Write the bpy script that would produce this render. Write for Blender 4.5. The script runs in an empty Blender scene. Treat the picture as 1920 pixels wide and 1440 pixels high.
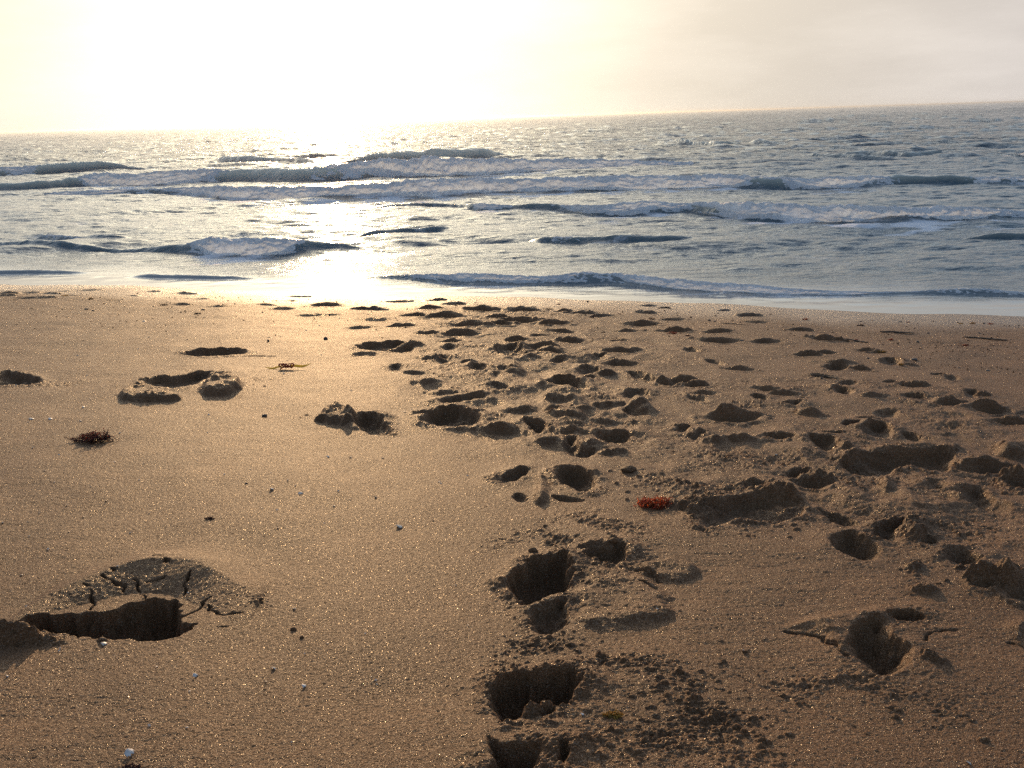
import bpy, math, random
import numpy as np
from mathutils import Matrix, Vector

# ------------------------------------------------------------------ camera
C = bpy.context.scene.collection
SC = bpy.context.scene
FPX = 1867.0                       # focal length for a 1920 px wide frame
CAMZ = 1.08                        # camera height above the water level
HC = 219.0                         # horizon row at the frame centre
PITCH = math.atan((720 - HC) / FPX)
ROLL = math.atan(58 / 1920)
R0 = np.array([1.0, 0, 0]); U0 = np.array([0, math.sin(PITCH), math.cos(PITCH)])
FWD = np.array([0, math.cos(PITCH), -math.sin(PITCH)])
RIGHT = R0 * math.cos(ROLL) - U0 * math.sin(ROLL)
UP = U0 * math.cos(ROLL) + R0 * math.sin(ROLL)
CAM = np.array([0, 0, CAMZ])
cam_data = bpy.data.cameras.new('camera'); cam = bpy.data.objects.new('camera', cam_data); C.objects.link(cam)
cam.matrix_world = Matrix(((RIGHT[0], UP[0], -FWD[0], 0), (RIGHT[1], UP[1], -FWD[1], 0), (RIGHT[2], UP[2], -FWD[2], CAMZ), (0, 0, 0, 1)))
cam_data.sensor_width = 36; cam_data.lens = FPX / 1920 * 36
cam_data.clip_start = 0.05; cam_data.clip_end = 60000
SC.camera = cam

# ------------------------------------------------------------------ sky, sun, exposure
SUN_EL = math.radians(10.5); SUN_AZ = math.radians(-9.9)       # azimuth from +Y towards +X
SUN = Vector((math.sin(SUN_AZ) * math.cos(SUN_EL), math.cos(SUN_AZ) * math.cos(SUN_EL), math.sin(SUN_EL)))
world = bpy.data.worlds.new('World'); SC.world = world; world.use_nodes = True
wt = world.node_tree; wt.nodes.clear()
def wn(t, **k):
    n = wt.nodes.new(t)
    for a, b in k.items(): setattr(n, a, b)
    return n
sky = wn('ShaderNodeTexSky', sky_type='NISHITA', sun_disc=False, sun_elevation=SUN_EL, sun_rotation=SUN_AZ,
         altitude=0, air_density=1.0, dust_density=2.2, ozone_density=1.0)
bg = wn('ShaderNodeBackground'); bg.inputs['Strength'].default_value = 0.1
wo = wn('ShaderNodeOutputWorld')
tc = wn('ShaderNodeTexCoord')
dot = wn('ShaderNodeVectorMath', operation='DOT_PRODUCT'); dot.inputs[1].default_value = SUN
wt.links.new(tc.outputs['Generated'], dot.inputs[0])
def wmath(op, a, b=None):
    n = wn('ShaderNodeMath', operation=op)
    for i, v in enumerate((a, b)):
        if v is None: continue
        if isinstance(v, (int, float)): n.inputs[i].default_value = v
        else: wt.links.new(v, n.inputs[i])
    return n.outputs[0]
d = wmath('MAXIMUM', dot.outputs['Value'], 0.0)
nz0 = wn('ShaderNodeTexNoise'); nz0.inputs['Scale'].default_value = 2.6; nz0.inputs['Detail'].default_value = 6
mp0 = wn('ShaderNodeMapping'); mp0.inputs['Scale'].default_value = (1, 1, 3.4); mp0.inputs['Rotation'].default_value = (0, .5, 0)
wt.links.new(tc.outputs['Generated'], mp0.inputs[0]); wt.links.new(mp0.outputs[0], nz0.inputs['Vector'])
dd = wmath('MINIMUM', wmath('ADD', d, wmath('MULTIPLY', wmath('SUBTRACT', nz0.outputs['Fac'], .5), .035)), 1.0)
aure = wmath('ADD', wmath('MULTIPLY', wmath('POWER', dd, 42), 11.0), wmath('MULTIPLY', wmath('POWER', dd, 11), 4.3))
# thin evening cloud veil
nz = wn('ShaderNodeTexNoise'); nz.inputs['Scale'].default_value = 3.0; nz.inputs['Detail'].default_value = 7; nz.inputs['Roughness'].default_value = .62
mp = wn('ShaderNodeMapping'); mp.inputs['Scale'].default_value = (1, 1, 4.5)
wt.links.new(tc.outputs['Generated'], mp.inputs[0]); wt.links.new(mp.outputs[0], nz.inputs['Vector'])
cr = wn('ShaderNodeMapRange'); cr.inputs[1].default_value = .42; cr.inputs[2].default_value = .75
wt.links.new(nz.outputs['Fac'], cr.inputs[0])
def wmix(kind, fac, a, b):
    n = wn('ShaderNodeMix', data_type='RGBA', blend_type=kind)
    for i, v in ((0, fac), (6, a), (7, b)):
        if isinstance(v, (int, float, tuple)): n.inputs[i].default_value = v
        else: wt.links.new(v, n.inputs[i])
    return n.outputs[2]
ac = wn('ShaderNodeVectorMath', operation='SCALE'); ac.inputs[0].default_value = (1.0, .90, .72)
wt.links.new(aure, ac.inputs['Scale'])
veil = wn('ShaderNodeVectorMath', operation='SCALE'); veil.inputs[0].default_value = (1.0, .93, .86)
wt.links.new(wmath('MULTIPLY', cr.outputs[0], 1.5), veil.inputs['Scale'])
haze_c = wmix('MIX', wmath('POWER', d, 5), (6.3, 6.0, 6.15, 1), (6.5, 5.5, 4.0, 1))      # humid horizon haze
up = wn('ShaderNodeSeparateXYZ'); wt.links.new(tc.outputs['Generated'], up.inputs[0])
el = wn('ShaderNodeMapRange', interpolation_type='SMOOTHSTEP'); el.inputs[1].default_value = .12; el.inputs[2].default_value = .34
wt.links.new(up.outputs[2], el.inputs[0])
blue = wmix('MULTIPLY', 1.0, sky.outputs[0], (1.9, 2.15, 2.4, 1))
base = wmix('MIX', el.outputs[0], haze_c, blue)
tot = wmix('ADD', 1.0, wmix('ADD', 1.0, base, ac.outputs[0]), veil.outputs[0])
wt.links.new(tot, bg.inputs['Color']); wt.links.new(bg.outputs[0], wo.inputs[0])

sl = bpy.data.lights.new('sun', 'SUN'); sl.energy = 3.2; sl.angle = math.radians(0.6); sl.color = (1.0, .63, .32)
so = bpy.data.objects.new('sun', sl); C.objects.link(so)
so.rotation_euler = SUN.to_track_quat('Z', 'Y').to_euler()

SC.view_settings.view_transform = 'Standard'; SC.view_settings.look = 'None'
SC.view_settings.exposure = 0.0; SC.view_settings.gamma = 1.0
SC.cycles.use_denoising = False
SC.cycles.max_bounces = 6; SC.cycles.diffuse_bounces = 5; SC.cycles.glossy_bounces = 3
SC.cycles.sample_clamp_indirect = 4.0

# ------------------------------------------------------------------ helpers
rng = np.random.default_rng(11); random.seed(5)
def ray(px, py):
    return FWD + RIGHT * ((px - 960) / FPX) - UP * ((py - 720) / FPX)
def hit_z(px, py, z=0.0):
    dr = ray(px, py); t = (z - CAMZ) / dr[2]; p = CAM + dr * t
    return p[0], p[1]
def sstep(a, b, x):
    t = np.clip((x - a) / (b - a), 0, 1); return t * t * (3 - 2 * t)
def _hash(ix, iy, seed):
    h = (ix.astype(np.int64) * 374761393 + iy.astype(np.int64) * 668265263 + seed * 1442695041) & 0xffffffff
    h = ((h ^ (h >> 13)) * 1274126177) & 0xffffffff
    return (h ^ (h >> 16)) & 0xffff
def perlin(x, y, seed=0):
    ix = np.floor(x); iy = np.floor(y); fx = x - ix; fy = y - iy
    u = fx * fx * fx * (fx * (fx * 6 - 15) + 10); v = fy * fy * fy * (fy * (fy * 6 - 15) + 10)
    def g(dx, dy):
        a = _hash(ix + dx, iy + dy, seed) * (2 * math.pi / 65536)
        return np.cos(a) * (fx - dx) + np.sin(a) * (fy - dy)
    a = g(0, 0); b = g(1, 0); c = g(0, 1); e = g(1, 1)
    return ((a + (b - a) * u) + ((c + (e - c) * u) - (a + (b - a) * u)) * v) * 1.4
def fbm(x, y, seed=0, oct=3, gain=.5):
    s = 0; a = 1
    for o in range(oct):
        s = s + a * perlin(x * 2 ** o + 17.3 * o, y * 2 ** o - 9.1 * o, seed + o); a *= gain
    return s
def grid_mesh(name, X, Y, Z, attrs=None, smooth=True):
    nr, nc = X.shape
    co = np.stack([X, Y, Z], -1).reshape(-1, 3).astype(np.float32)
    idx = np.arange(nr * nc, dtype=np.int32).reshape(nr, nc)
    f = np.stack([idx[:-1, :-1], idx[:-1, 1:], idx[1:, 1:], idx[1:, :-1]], -1).reshape(-1)
    n = len(f) // 4
    me = bpy.data.meshes.new(name)
    me.vertices.add(len(co)); me.vertices.foreach_set('co', co.ravel())
    me.loops.add(len(f)); me.loops.foreach_set('vertex_index', f)
    me.polygons.add(n); me.polygons.foreach_set('loop_start', np.arange(0, 4 * n, 4, dtype=np.int32))
    me.polygons.foreach_set('use_smooth', np.full(n, smooth))
    for k, v in (attrs or {}).items():
        a = me.attributes.new(k, 'FLOAT', 'POINT'); a.data.foreach_set('value', v.astype(np.float32).ravel())
    me.update(calc_edges=True)
    return me
def link(name, me, mat=None, parent=None, **props):
    o = bpy.data.objects.new(name, me); C.objects.link(o)
    if mat: me.materials.append(mat)
    if parent: o.parent = parent
    for k, v in props.items(): o[k] = v
    return o
def thing(o, label, cat, group=None):
    o['label'] = label; o['category'] = cat
    if group: o['group'] = group
    return o

# ------------------------------------------------------------------ materials
class NT:
    def __init__(s, name):
        s.m = bpy.data.materials.new(name); s.m.use_nodes = True; s.t = s.m.node_tree; s.t.nodes.clear()
        s.out = s.n('ShaderNodeOutputMaterial'); s.co = s.n('ShaderNodeTexCoord').outputs['Object']
    def n(s, typ, **k):
        n = s.t.nodes.new(typ)
        for a, b in k.items(): setattr(n, a, b)
        return n
    def set(s, n, i, v):
        if v is None: return
        if hasattr(v, 'is_linked') or hasattr(v, 'links'): s.t.links.new(v, n.inputs[i])
        else: n.inputs[i].default_value = v
    def noise(s, scale, detail=3, rough=.5, vec=None):
        n = s.n('ShaderNodeTexNoise'); s.set(n, 'Vector', vec or s.co); s.set(n, 'Scale', scale); s.set(n, 'Detail', detail); s.set(n, 'Roughness', rough); return n
    def voro(s, scale, vec=None, feature='F1'):
        n = s.n('ShaderNodeTexVoronoi', feature=feature); s.set(n, 'Vector', vec or s.co); s.set(n, 'Scale', scale); return n
    def math(s, op, a, b=None, c=None, clamp=False):
        n = s.n('ShaderNodeMath', operation=op, use_clamp=clamp)
        for i, v in enumerate((a, b, c)): s.set(n, i, v)
        return n.outputs[0]
    def vm(s, op, a, b=None, sc=None):
        n = s.n('ShaderNodeVectorMath', operation=op); s.set(n, 0, a)
        if b is not None: s.set(n, 1, b)
        if sc is not None: s.set(n, 'Scale', sc)
        return n.outputs[0]
    def mapr(s, v, a, b, c, d2):
        n = s.n('ShaderNodeMapRange'); s.set(n, 0, v)
        for i, q in enumerate((a, b, c, d2)): s.set(n, i + 1, q)
        return n.outputs[0]
    def ramp(s, fac, stops):
        n = s.n('ShaderNodeValToRGB'); s.set(n, 0, fac); e = n.color_ramp.elements
        while len(e) < len(stops): e.new(.5)
        for q, (p, c) in zip(e, stops): q.position = p; q.color = (*c, 1)
        return n.outputs[0]
    def mix(s, fac, a, b, kind='MIX'):
        n = s.n('ShaderNodeMix', data_type='RGBA', blend_type=kind)
        s.set(n, 0, fac); s.set(n, 6, a if not isinstance(a, tuple) else (*a, 1)); s.set(n, 7, b if not isinstance(b, tuple) else (*b, 1)); return n.outputs[2]
    def attr(s, name): return s.n('ShaderNodeAttribute', attribute_name=name).outputs['Fac']
    def bump(s, h, dist, strength=1.0, nrm=None):
        n = s.n('ShaderNodeBump'); s.set(n, 'Height', h); s.set(n, 'Distance', dist); s.set(n, 'Strength', strength); s.set(n, 'Normal', nrm); return n.outputs[0]
    def mixsh(s, fac, a, b):
        n = s.n('ShaderNodeMixShader'); s.set(n, 0, fac); s.set(n, 1, a); s.set(n, 2, b); return n.outputs[0]
    def pbsdf(s, **k):
        n = s.n('ShaderNodeBsdfPrincipled')
        for a, b in k.items():
            a = a.replace('_', ' '); s.set(n, a, b if not isinstance(b, tuple) else ((*b, 1) if len(b) == 3 and 'Color' in a or a.startswith('Specular Tint') else b))
        return n.outputs[0]
    def done(s, sh): s.set(s.out, 'Surface', sh); return s.m

def sand_material():
    m = NT('sand')
    wet = m.attr('wet')
    grain = m.voro(820)                          # about 1.2 mm grains
    big = m.voro(330)                            # coarse shell grit
    patch = m.noise(5.0, 4, .6)
    col = m.ramp(grain.outputs['Color'], [(0, (.053, .025, .0115)), (.35, (.127, .064, .030)), (.7, (.187, .097, .047)), (1, (.33, .20, .115))])
    tint = m.ramp(patch.outputs['Fac'], [(.3, (.78, .77, .76)), (.7, (1.14, 1.11, 1.06))])
    col = m.mix(1.0, col, tint, 'MULTIPLY')
    col = m.mix(m.math('MULTIPLY', wet, .95), col, m.mix(1.0, col, (.60, .56, .54), 'MULTIPLY'))
    nrm0 = m.bump(m.math('ADD', m.math('MULTIPLY', m.noise(420, 2, .6).outputs['Fac'], 1.3), m.math('MULTIPLY', grain.outputs['Distance'], .9)), .0016, .9)
    jit = m.vm('SUBTRACT', grain.outputs['Color'], (.5, .5, .5))
    nj = m.vm('NORMALIZE', m.vm('ADD', nrm0, m.vm('SCALE', jit, sc=.75)))
    body = m.pbsdf(Base_Color=col, Roughness=m.mapr(wet, 0, 1, .60, .40), Normal=nj, Specular_IOR_Level=m.mapr(wet, 0, 1, .10, .40))
    # a share of flat quartz and shell faces catch the low sun
    jb = m.vm('SUBTRACT', big.outputs['Color'], (.5, .5, .5))
    ng = m.vm('NORMALIZE', m.vm('ADD', nrm0, m.vm('SCALE', jb, sc=1.0)))
    gl = m.n('ShaderNodeBsdfGlossy'); m.set(gl, 'Color', (.85, .8, .72, 1)); m.set(gl, 'Roughness', .22); m.set(gl, 'Normal', ng)
    sep = m.n('ShaderNodeSeparateColor'); m.set(sep, 0, grain.outputs['Color'])
    pick = m.math('GREATER_THAN', sep.outputs[2], .86)
    return m.done(m.mixsh(m.math('MULTIPLY', pick, .075), body, gl.outputs[0]))

def water_material():
    m = NT('sea_water')
    foam = m.attr('foam'); shallow = m.attr('shallow'); swell = m.attr('calm')
    map1 = m.n('ShaderNodeMapping'); m.set(map1, 'Vector', m.co); m.set(map1, 'Scale', (.55, 2.0, 1))
    n1 = m.noise(7, 5, .62, map1.outputs[0]); n2 = m.noise(1.1, 4, .6, map1.outputs[0]); n3 = m.noise(38, 2, .5, map1.outputs[0])
    h = m.math('ADD', m.math('ADD', m.math('MULTIPLY', n1.outputs['Fac'], .10), m.math('MULTIPLY', n2.outputs['Fac'], m.math('MULTIPLY', swell, .55))), m.math('MULTIPLY', n3.outputs['Fac'], .008))
    nrm = m.bump(h, 1.0, m.math('MULTIPLY', m.mapr(shallow, 0, 1, 1, .1), m.mapr(swell, 0, 1, .26, .70)))
    col = m.mix(shallow, m.mix(m.attr('crest'), (.030, .068, .092), (.48, .48, .40)), (.24, .245, .24))  # raised waves get a lighter base colour, standing for backlight through the water
    w = m.pbsdf(Base_Color=col, Roughness=.09, IOR=1.333, Normal=nrm)
    fn = m.noise(30, 4, .7)
    fm = m.math('MULTIPLY', m.mapr(m.math('ADD', foam, m.math('MULTIPLY', m.math('SUBTRACT', fn.outputs['Fac'], .5), .9)), .35, .8, 0, 1), m.mapr(foam, 0, .15, 0, 1))
    fo = m.pbsdf(Base_Color=(.62, .63, .66), Roughness=.7, Normal=m.bump(fn.outputs['Fac'], .02, .6))
    return m.done(m.mixsh(fm, w, fo))

def foam_material():
    m = NT('wave_foam')
    n = m.noise(40, 4, .65); n2 = m.noise(9, 4, .6)
    col = m.ramp(n2.outputs['Fac'], [(.35, (.70, .71, .73)), (.65, (.92, .91, .90))])
    nr = m.bump(n.outputs['Fac'], .012, .6)
    df = m.pbsdf(Base_Color=col, Roughness=.6, Normal=nr, Specular_IOR_Level=.4)
    tr = m.n('ShaderNodeBsdfTranslucent'); m.set(tr, 'Color', (.68, .76, .84, 1)); m.set(tr, 'Normal', nr)
    return m.done(m.mixsh(.36, df, tr.outputs[0]))

def simple(name, stops, scale, rough=.6, bump=.0006, trans=None, bscale=None):
    m = NT(name); n = m.noise(scale, 4, .6)
    col = m.ramp(n.outputs['Fac'], stops)
    nr = m.bump(m.noise(bscale or scale * 2, 3, .6).outputs['Fac'], bump, .8)
    sh = m.pbsdf(Base_Color=col, Roughness=rough, Normal=nr)
    if trans:
        t = m.n('ShaderNodeBsdfTranslucent'); m.set(t, 'Color', (*trans, 1)); sh = m.mixsh(.5, sh, t.outputs[0])
    return m.done(sh)

SAND = sand_material(); WATER = water_material(); FOAM = foam_material()
M_RED = simple('dark_red_weed', [(.3, (.045, .015, .010)), (.7, (.12, .036, .021))], 150, .5, trans=(.17, .038, .02))
M_ORG = simple('orange_weed', [(.3, (.22, .045, .012)), (.7, (.40, .085, .02))], 150, .5, trans=(.55, .10, .02))
M_YEL = simple('ochre_weed', [(.3, (.22, .12, .02)), (.7, (.50, .30, .05))], 150, .5, trans=(.6, .36, .06))
M_BRN = simple('brown_weed', [(.3, (.030, .018, .010)), (.7, (.10, .055, .025))], 120, .6, trans=(.15, .07, .02))
M_LEAF = simple('yellow_leaf', [(.3, (.42, .30, .03)), (.7, (.62, .48, .07))], 90, .45, trans=(.75, .55, .06))
M_SHELL = simple('white_shell', [(.3, (.66, .60, .52)), (.7, (.86, .80, .71))], 130, .35, .0004, trans=(.6, .55, .5))
M_GSHELL = simple('grey_shell', [(.3, (.36, .34, .33)), (.7, (.60, .56, .52))], 160, .4, .0005)
M_STONE = simple('dark_stone', [(.3, (.022, .018, .016)), (.7, (.075, .06, .05))], 140, .55, .0008)
M_TWIG = simple('driftwood', [(.3, (.035, .024, .016)), (.7, (.11, .078, .05))], 120, .75, .001)

# ------------------------------------------------------------------ beach: shape of the shore
_sp = [(0, 531), (320, 541), (640, 549), (960, 556.5), (1280, 567), (1600, 579), (1920, 592)]
_sg = np.array([hit_z(*p) for p in _sp])
_pf = np.polyfit(_sg[:, 0], _sg[:, 1], 2)
_x0, _x1 = _sg[0, 0] - .4, _sg[-1, 0] + .4
_dpf = np.polyder(_pf)
def shore_y(x):
    xc = np.clip(x, _x0, _x1)
    y = np.polyval(_pf, xc) + (x - xc) * np.polyval(_dpf, xc)
    return y + .045 * np.sin(x * 1.9 + .6) + .025 * np.sin(x * 4.7 + 2.0) + .012 * np.sin(x * 11.3)
SLOPE = math.tan(math.radians(4.5)); COSQ = .95
def base_z(x, y):
    s = (shore_y(x) - y) * COSQ
    s = np.where(s > 9, 9 + (s - 9) * .3, s)
    return SLOPE * s
def ground(px, py, zf=base_z):
    x, y = hit_z(px, py, .25); z = .25
    for _ in range(30):
        z = .5 * z + .5 * float(zf(np.array(x), np.array(y))); x, y = hit_z(px, py, z)
    return float(x), float(y)
def scale_at(x, y):                          # metres covered by one 1920-frame pixel
    p = np.array([x, y, float(base_z(np.array(x), np.array(y)))]) - CAM
    return float(p @ FWD) / FPX
def cpx(c, p):                               # crops the outlines were measured in
    o, s = {'4': ((560, 540), .35417), '5': ((1240, 560), .35417), '3': ((0, 540), 1 / 3), '6': ((0, 960), 1 / 3),
            '7': ((720, 960), 1 / 3), '8': ((1280, 960), 1 / 3), '0': ((0, 0), 1.0)}[c]
    return o[0] + p[0] * s, o[1] + p[1] * s

# ------------------------------------------------------------------ beach: sampling grid (fine near the camera)
def sand_rows():
    ys = [.62]
    while ys[-1] < 9.6:
        dd = ys[-1]
        ys.append(dd + min(max(dd * dd / (.57 * 996) / 1.7, .0011), .0085))
    near = -np.geomspace(.02, 5.5, 22)[::-1] + .62
    far = ys[-1] + np.geomspace(.05, 8, 16)
    return np.concatenate([near, ys, far])
YR = sand_rows()
_ud = np.linspace(-.64, .64, 1120); _uo = .64 + np.geomspace(.006, 9, 60)
UC = np.concatenate([-_uo[::-1], _ud, _uo])
WOFF = .16
WROW = np.maximum(YR, .1) + WOFF
GX = UC[None, :] * WROW[:, None]; GY = np.repeat(YR[:, None], len(UC), 1)
GZ = base_z(GX, GY)
FINE = (np.abs(UC) < .7)[None, :] & (YR > .5)[:, None]
GZ = GZ + .010 * fbm(GX * 1.1, GY * 1.1, 3, 2) + .0035 * fbm(GX * 5, GY * 5, 8, 2) + .0012 * fbm(GX * 9, GY * 34, 12, 3, .6) * np.clip(.3 + perlin(GX * 1.7, GY * 1.7, 15), 0, 1)
damp = sstep(-.1, 1.2, (shore_y(GX) - GY))             # the last metre is washed smooth
GZ = base_z(GX, GY) + (GZ - base_z(GX, GY)) * damp
CL = np.zeros_like(GZ)                                  # clumpiness

def window(xa, xb, ya, yb):
    r0, r1 = np.searchsorted(YR, [ya, yb]); r0 = max(r0 - 1, 0); r1 = min(r1 + 1, len(YR))
    if r1 - r0 < 2: return None
    w0, w1 = WROW[r0], WROW[r1 - 1]
    ua = min(xa / w0, xa / w1); ub = max(xb / w0, xb / w1)
    c0, c1 = np.searchsorted(UC, [ua, ub]); c0 = max(c0 - 1, 0); c1 = min(c1 + 1, len(UC))
    if c1 - c0 < 2: return None
    return slice(r0, r1), slice(c0, c1)
def chaikin(P, n=2, closed=True):
    P = np.asarray(P, float)
    for _ in range(n):
        Q = np.roll(P, -1, 0) if closed else P[1:]
        A = P if closed else P[:-1]
        P = np.stack([.75 * A + .25 * Q, .25 * A + .75 * Q], 1).reshape(-1, 2)
    return P
def seg_dist(x, y, P, closed=True):
    Q = np.roll(P, -1, 0) if closed else P[1:]
    A = P if closed else P[:-1]
    best = np.full(x.shape, 1e9); inside = np.zeros(x.shape, bool)
    for (ax, ay), (bx, by) in zip(A, Q):
        ex, ey = bx - ax, by - ay; L = ex * ex + ey * ey + 1e-12
        t = np.clip(((x - ax) * ex + (y - ay) * ey) / L, 0, 1)
        best = np.minimum(best, (x - ax - t * ex) ** 2 + (y - ay - t * ey) ** 2)
        if closed:
            c = ((ay > y) != (by > y)) & (x < ex * (y - ay) / (ey if abs(ey) > 1e-12 else 1e-12) + ax)
            inside ^= c
    dd = np.sqrt(best)
    return np.where(inside, -dd, dd) if closed else dd
SEED = [100]
def poly_ground(crop, pts, smooth=2):
    return chaikin([ground(*cpx(crop, p)) for p in pts], smooth)
def stamp(P, pad, fn, rough=.006, clump=0.0):
    P = np.asarray(P); x0, y0 = P.min(0) - pad; x1, y1 = P.max(0) + pad
    w = window(x0, x1, y0, y1)
    if w is None: return
    x, y = GX[w], GY[w]; SEED[0] += 7; sd = SEED[0]
    s = seg_dist(x, y, P)
    s = s + rough * (fbm(x * 22, y * 22, sd, 3, .6))
    dz, cl = fn(s, x, y, sd)
    GZ[w] += dz
    CL[w] = np.maximum(CL[w], cl)
def hole(crop, pts, depth, rim=None, wall=None, rough=.006, clump=.5, lip=None, jag=.0):
    """a footprint: opening traced on the sand, pushed down depth cm, slumped towards the viewer's side, sand pushed up into a rim"""
    P = poly_ground(crop, pts)
    near_crop = crop in '678'
    jag = jag or (.010 if crop == '7' else .004)
    D = depth / 100 * (.85 if near_crop else .62); R = (D * .30 if rim is None else rim / 100 * .85)
    rw = .03 if lip is None else lip
    cy = P[:, 1].mean(); hy = np.ptp(P[:, 1]) * .5 + 1e-4
    wall = wall or min(.02, hy * .35)
    def fn(s, x, y, sd):
        s = s + .0022 * perlin(x * 95, y * 95, sd + 21) + jag * np.abs(perlin(x * 42, y * 42, sd + 23))
        v = np.clip((y - cy) / hy, -1.2, 1.2)
        wl = wall * (1 + .5 * fbm(x * 13, y * 13, sd + 3, 2)) * np.where(v > 0, 1, 1 - 1.5 * v)     # slumped on the side away from the sun
        i = np.maximum(-s, 0)
        fl = 1 + .30 * fbm(x * 12, y * 12, sd + 4, 2) + .14 * fbm(x * 40, y * 40, sd + 11, 3, .6)
        ins = -D * (1 - np.exp(-(i / np.clip(wl, .003, 1)) ** 1.3)) * np.clip(fl, .45, 1.4)
        ins += D * .28 * sstep(0, -.012, s) * np.clip(perlin(x * 15, y * 15, sd + 13), 0, 1)
        far = .60 + .40 * np.tanh(v)
        out = R * far * np.exp(-(np.maximum(s, 0) / rw) ** 2) * sstep(-wall, 0, s) * (1 + .9 * fbm(x * 17, y * 17, sd + 5, 2))
        cl = clump * np.exp(-(np.abs(s - .004) / .020) ** 2) * np.clip(.55 + 1.3 * perlin(x * 11, y * 11, sd + 9), 0, 1)
        cl = np.maximum(cl, .35 * clump * sstep(.0, -.01, s))
        return ins + out, cl
    stamp(P, .16, fn, rough)
def mound(crop, pts, h, w=.05, rough=.008, clump=.4, edge=False):
    P = poly_ground(crop, pts); H = h / 100
    def fn(s, x, y, sd):
        z = H * sstep(0, -w, s) * (1 + .30 * fbm(x * 14, y * 14, sd + 2, 3))
        return z, clump * sstep(.015, -.01, s) * np.clip(.45 + 1.2 * perlin(x * 9, y * 9, sd + 9), 0, 1)
    stamp(P, .06, fn, rough)
def ell(cx, cy, w, h, tilt=0.0):
    a = np.linspace(0, 2 * math.pi, 12, endpoint=False)
    return [(cx + .5 * w * math.cos(t), cy + .5 * h * math.sin(t) + tilt * .5 * w * math.cos(t)) for t in a]
def ehole(crop, cx, cy, w, h, depth, tilt=0.0, **k): hole(crop, ell(cx, cy, w, h, tilt), depth, **k)
def heap(crop, cx, cy, w, h, dimple=True, clump=.5, k=1.0):
    """heap of pushed-up sand seen from its shaded side, with the print it came out of in front of it"""
    px, py = cpx(crop, (cx, cy)); sc = {'0': 1.0, '3': 1 / 3, '6': 1 / 3, '7': 1 / 3, '8': 1 / 3}.get(crop, .35417)
    gx, gy = ground(px, py + .25 * h * sc); m = scale_at(gx, gy)
    a = .56 * w * sc * m; H = .46 * h * sc * m * k; b = max(.55 * a, 2.0 * H)
    ang = random.uniform(-.35, .35) - .15
    W = window(gx - 2.6 * a, gx + 2.6 * a, gy - 2.4 * b - .2, gy + 2.4 * b + .1)
    if W is None: return
    x, y = GX[W], GY[W]; SEED[0] += 7; sd = SEED[0]
    ca, sa = math.cos(ang), math.sin(ang); dx, dy = x - gx, y - gy
    lx, ly = (dx * ca + dy * sa) / a, (-dx * sa + dy * ca) / b
    n = fbm(x * .9 / a, y * .9 / a, sd, 3, .55)
    r = np.sqrt(lx * lx + ly * ly) * (1 + .55 * n)
    z = H * sstep(1.25, .05, r) * (1 + .30 * fbm(x * 14, y * 14, sd + 4, 3, .55))
    z *= np.where(ly < 0, 1, 1) * sstep(-1.1, -.25, ly + .25 * n)       # steep towards the print
    cl = .7 * clump * sstep(1.3, .7, r) * np.clip(.3 + 1.3 * perlin(x * 8, y * 8, sd + 8), 0, 1)
    if dimple:
        r2 = np.sqrt((lx * .95) ** 2 + (ly + 1.05) ** 2) * (1 + .3 * n)
        z -= .85 * H * sstep(1.2, .1, r2); z += .22 * H * np.exp(-((r2 - 1.25) / .22) ** 2)
    GZ[W] += z; CL[W] = np.maximum(CL[W], cl)
def crack(crop, pts, width=.0021, depth=.011):
    P = chaikin([ground(*cpx(crop, p)) for p in pts], 1, closed=False)
    x0, y0 = P.min(0) - .02; x1, y1 = P.max(0) + .02
    w = window(x0, x1, y0, y1)
    if w is None: return
    x, y = GX[w], GY[w]; SEED[0] += 7
    q = .006 * fbm(x * 38, y * 38, SEED[0], 3)
    s = seg_dist(x + q, y + .5 * q, P, closed=False)
    wd = width * np.clip(1 + 1.1 * perlin(x * 45, y * 45, SEED[0] + 2), .25, 1.9)
    GZ[w] -= depth * np.clip(wd / width, .4, 1) * sstep(wd, wd * .3, s)

def ridge(crop, pts, h, far=.06, near=.09, clump=.1):
    """long swell of pushed-up sand: gentle towards the sea, falling towards the print in front of it"""
    P = chaikin([ground(*cpx(crop, q)) for q in pts], 2, closed=False); H = h / 100
    x0, y0 = P.min(0) - .25; x1, y1 = P.max(0) + .25
    w = window(x0, x1, y0, y1)
    if w is None: return
    x, y = GX[w], GY[w]; SEED[0] += 7; sd = SEED[0]
    o = np.argsort(P[:, 0]); yl = np.interp(x, P[o, 0], P[o, 1]); t = y - yl + .004 * fbm(x * 12, y * 12, sd, 2)
    L = P[o[-1], 0] - P[o[0], 0]; u = np.clip((x - P[o[0], 0]) / L, 0, 1); e = np.sin(math.pi * u) ** .6
    t = t - .012; z = H * e * np.where(t > 0, np.exp(-(t / far) ** 2), np.clip(1 + t / near, 0, 1))
    GZ[w] += z * (1 + .05 * fbm(x * 9, y * 9, sd + 1, 2)); CL[w] = np.maximum(CL[w], clump * (z > .3 * H))

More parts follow.
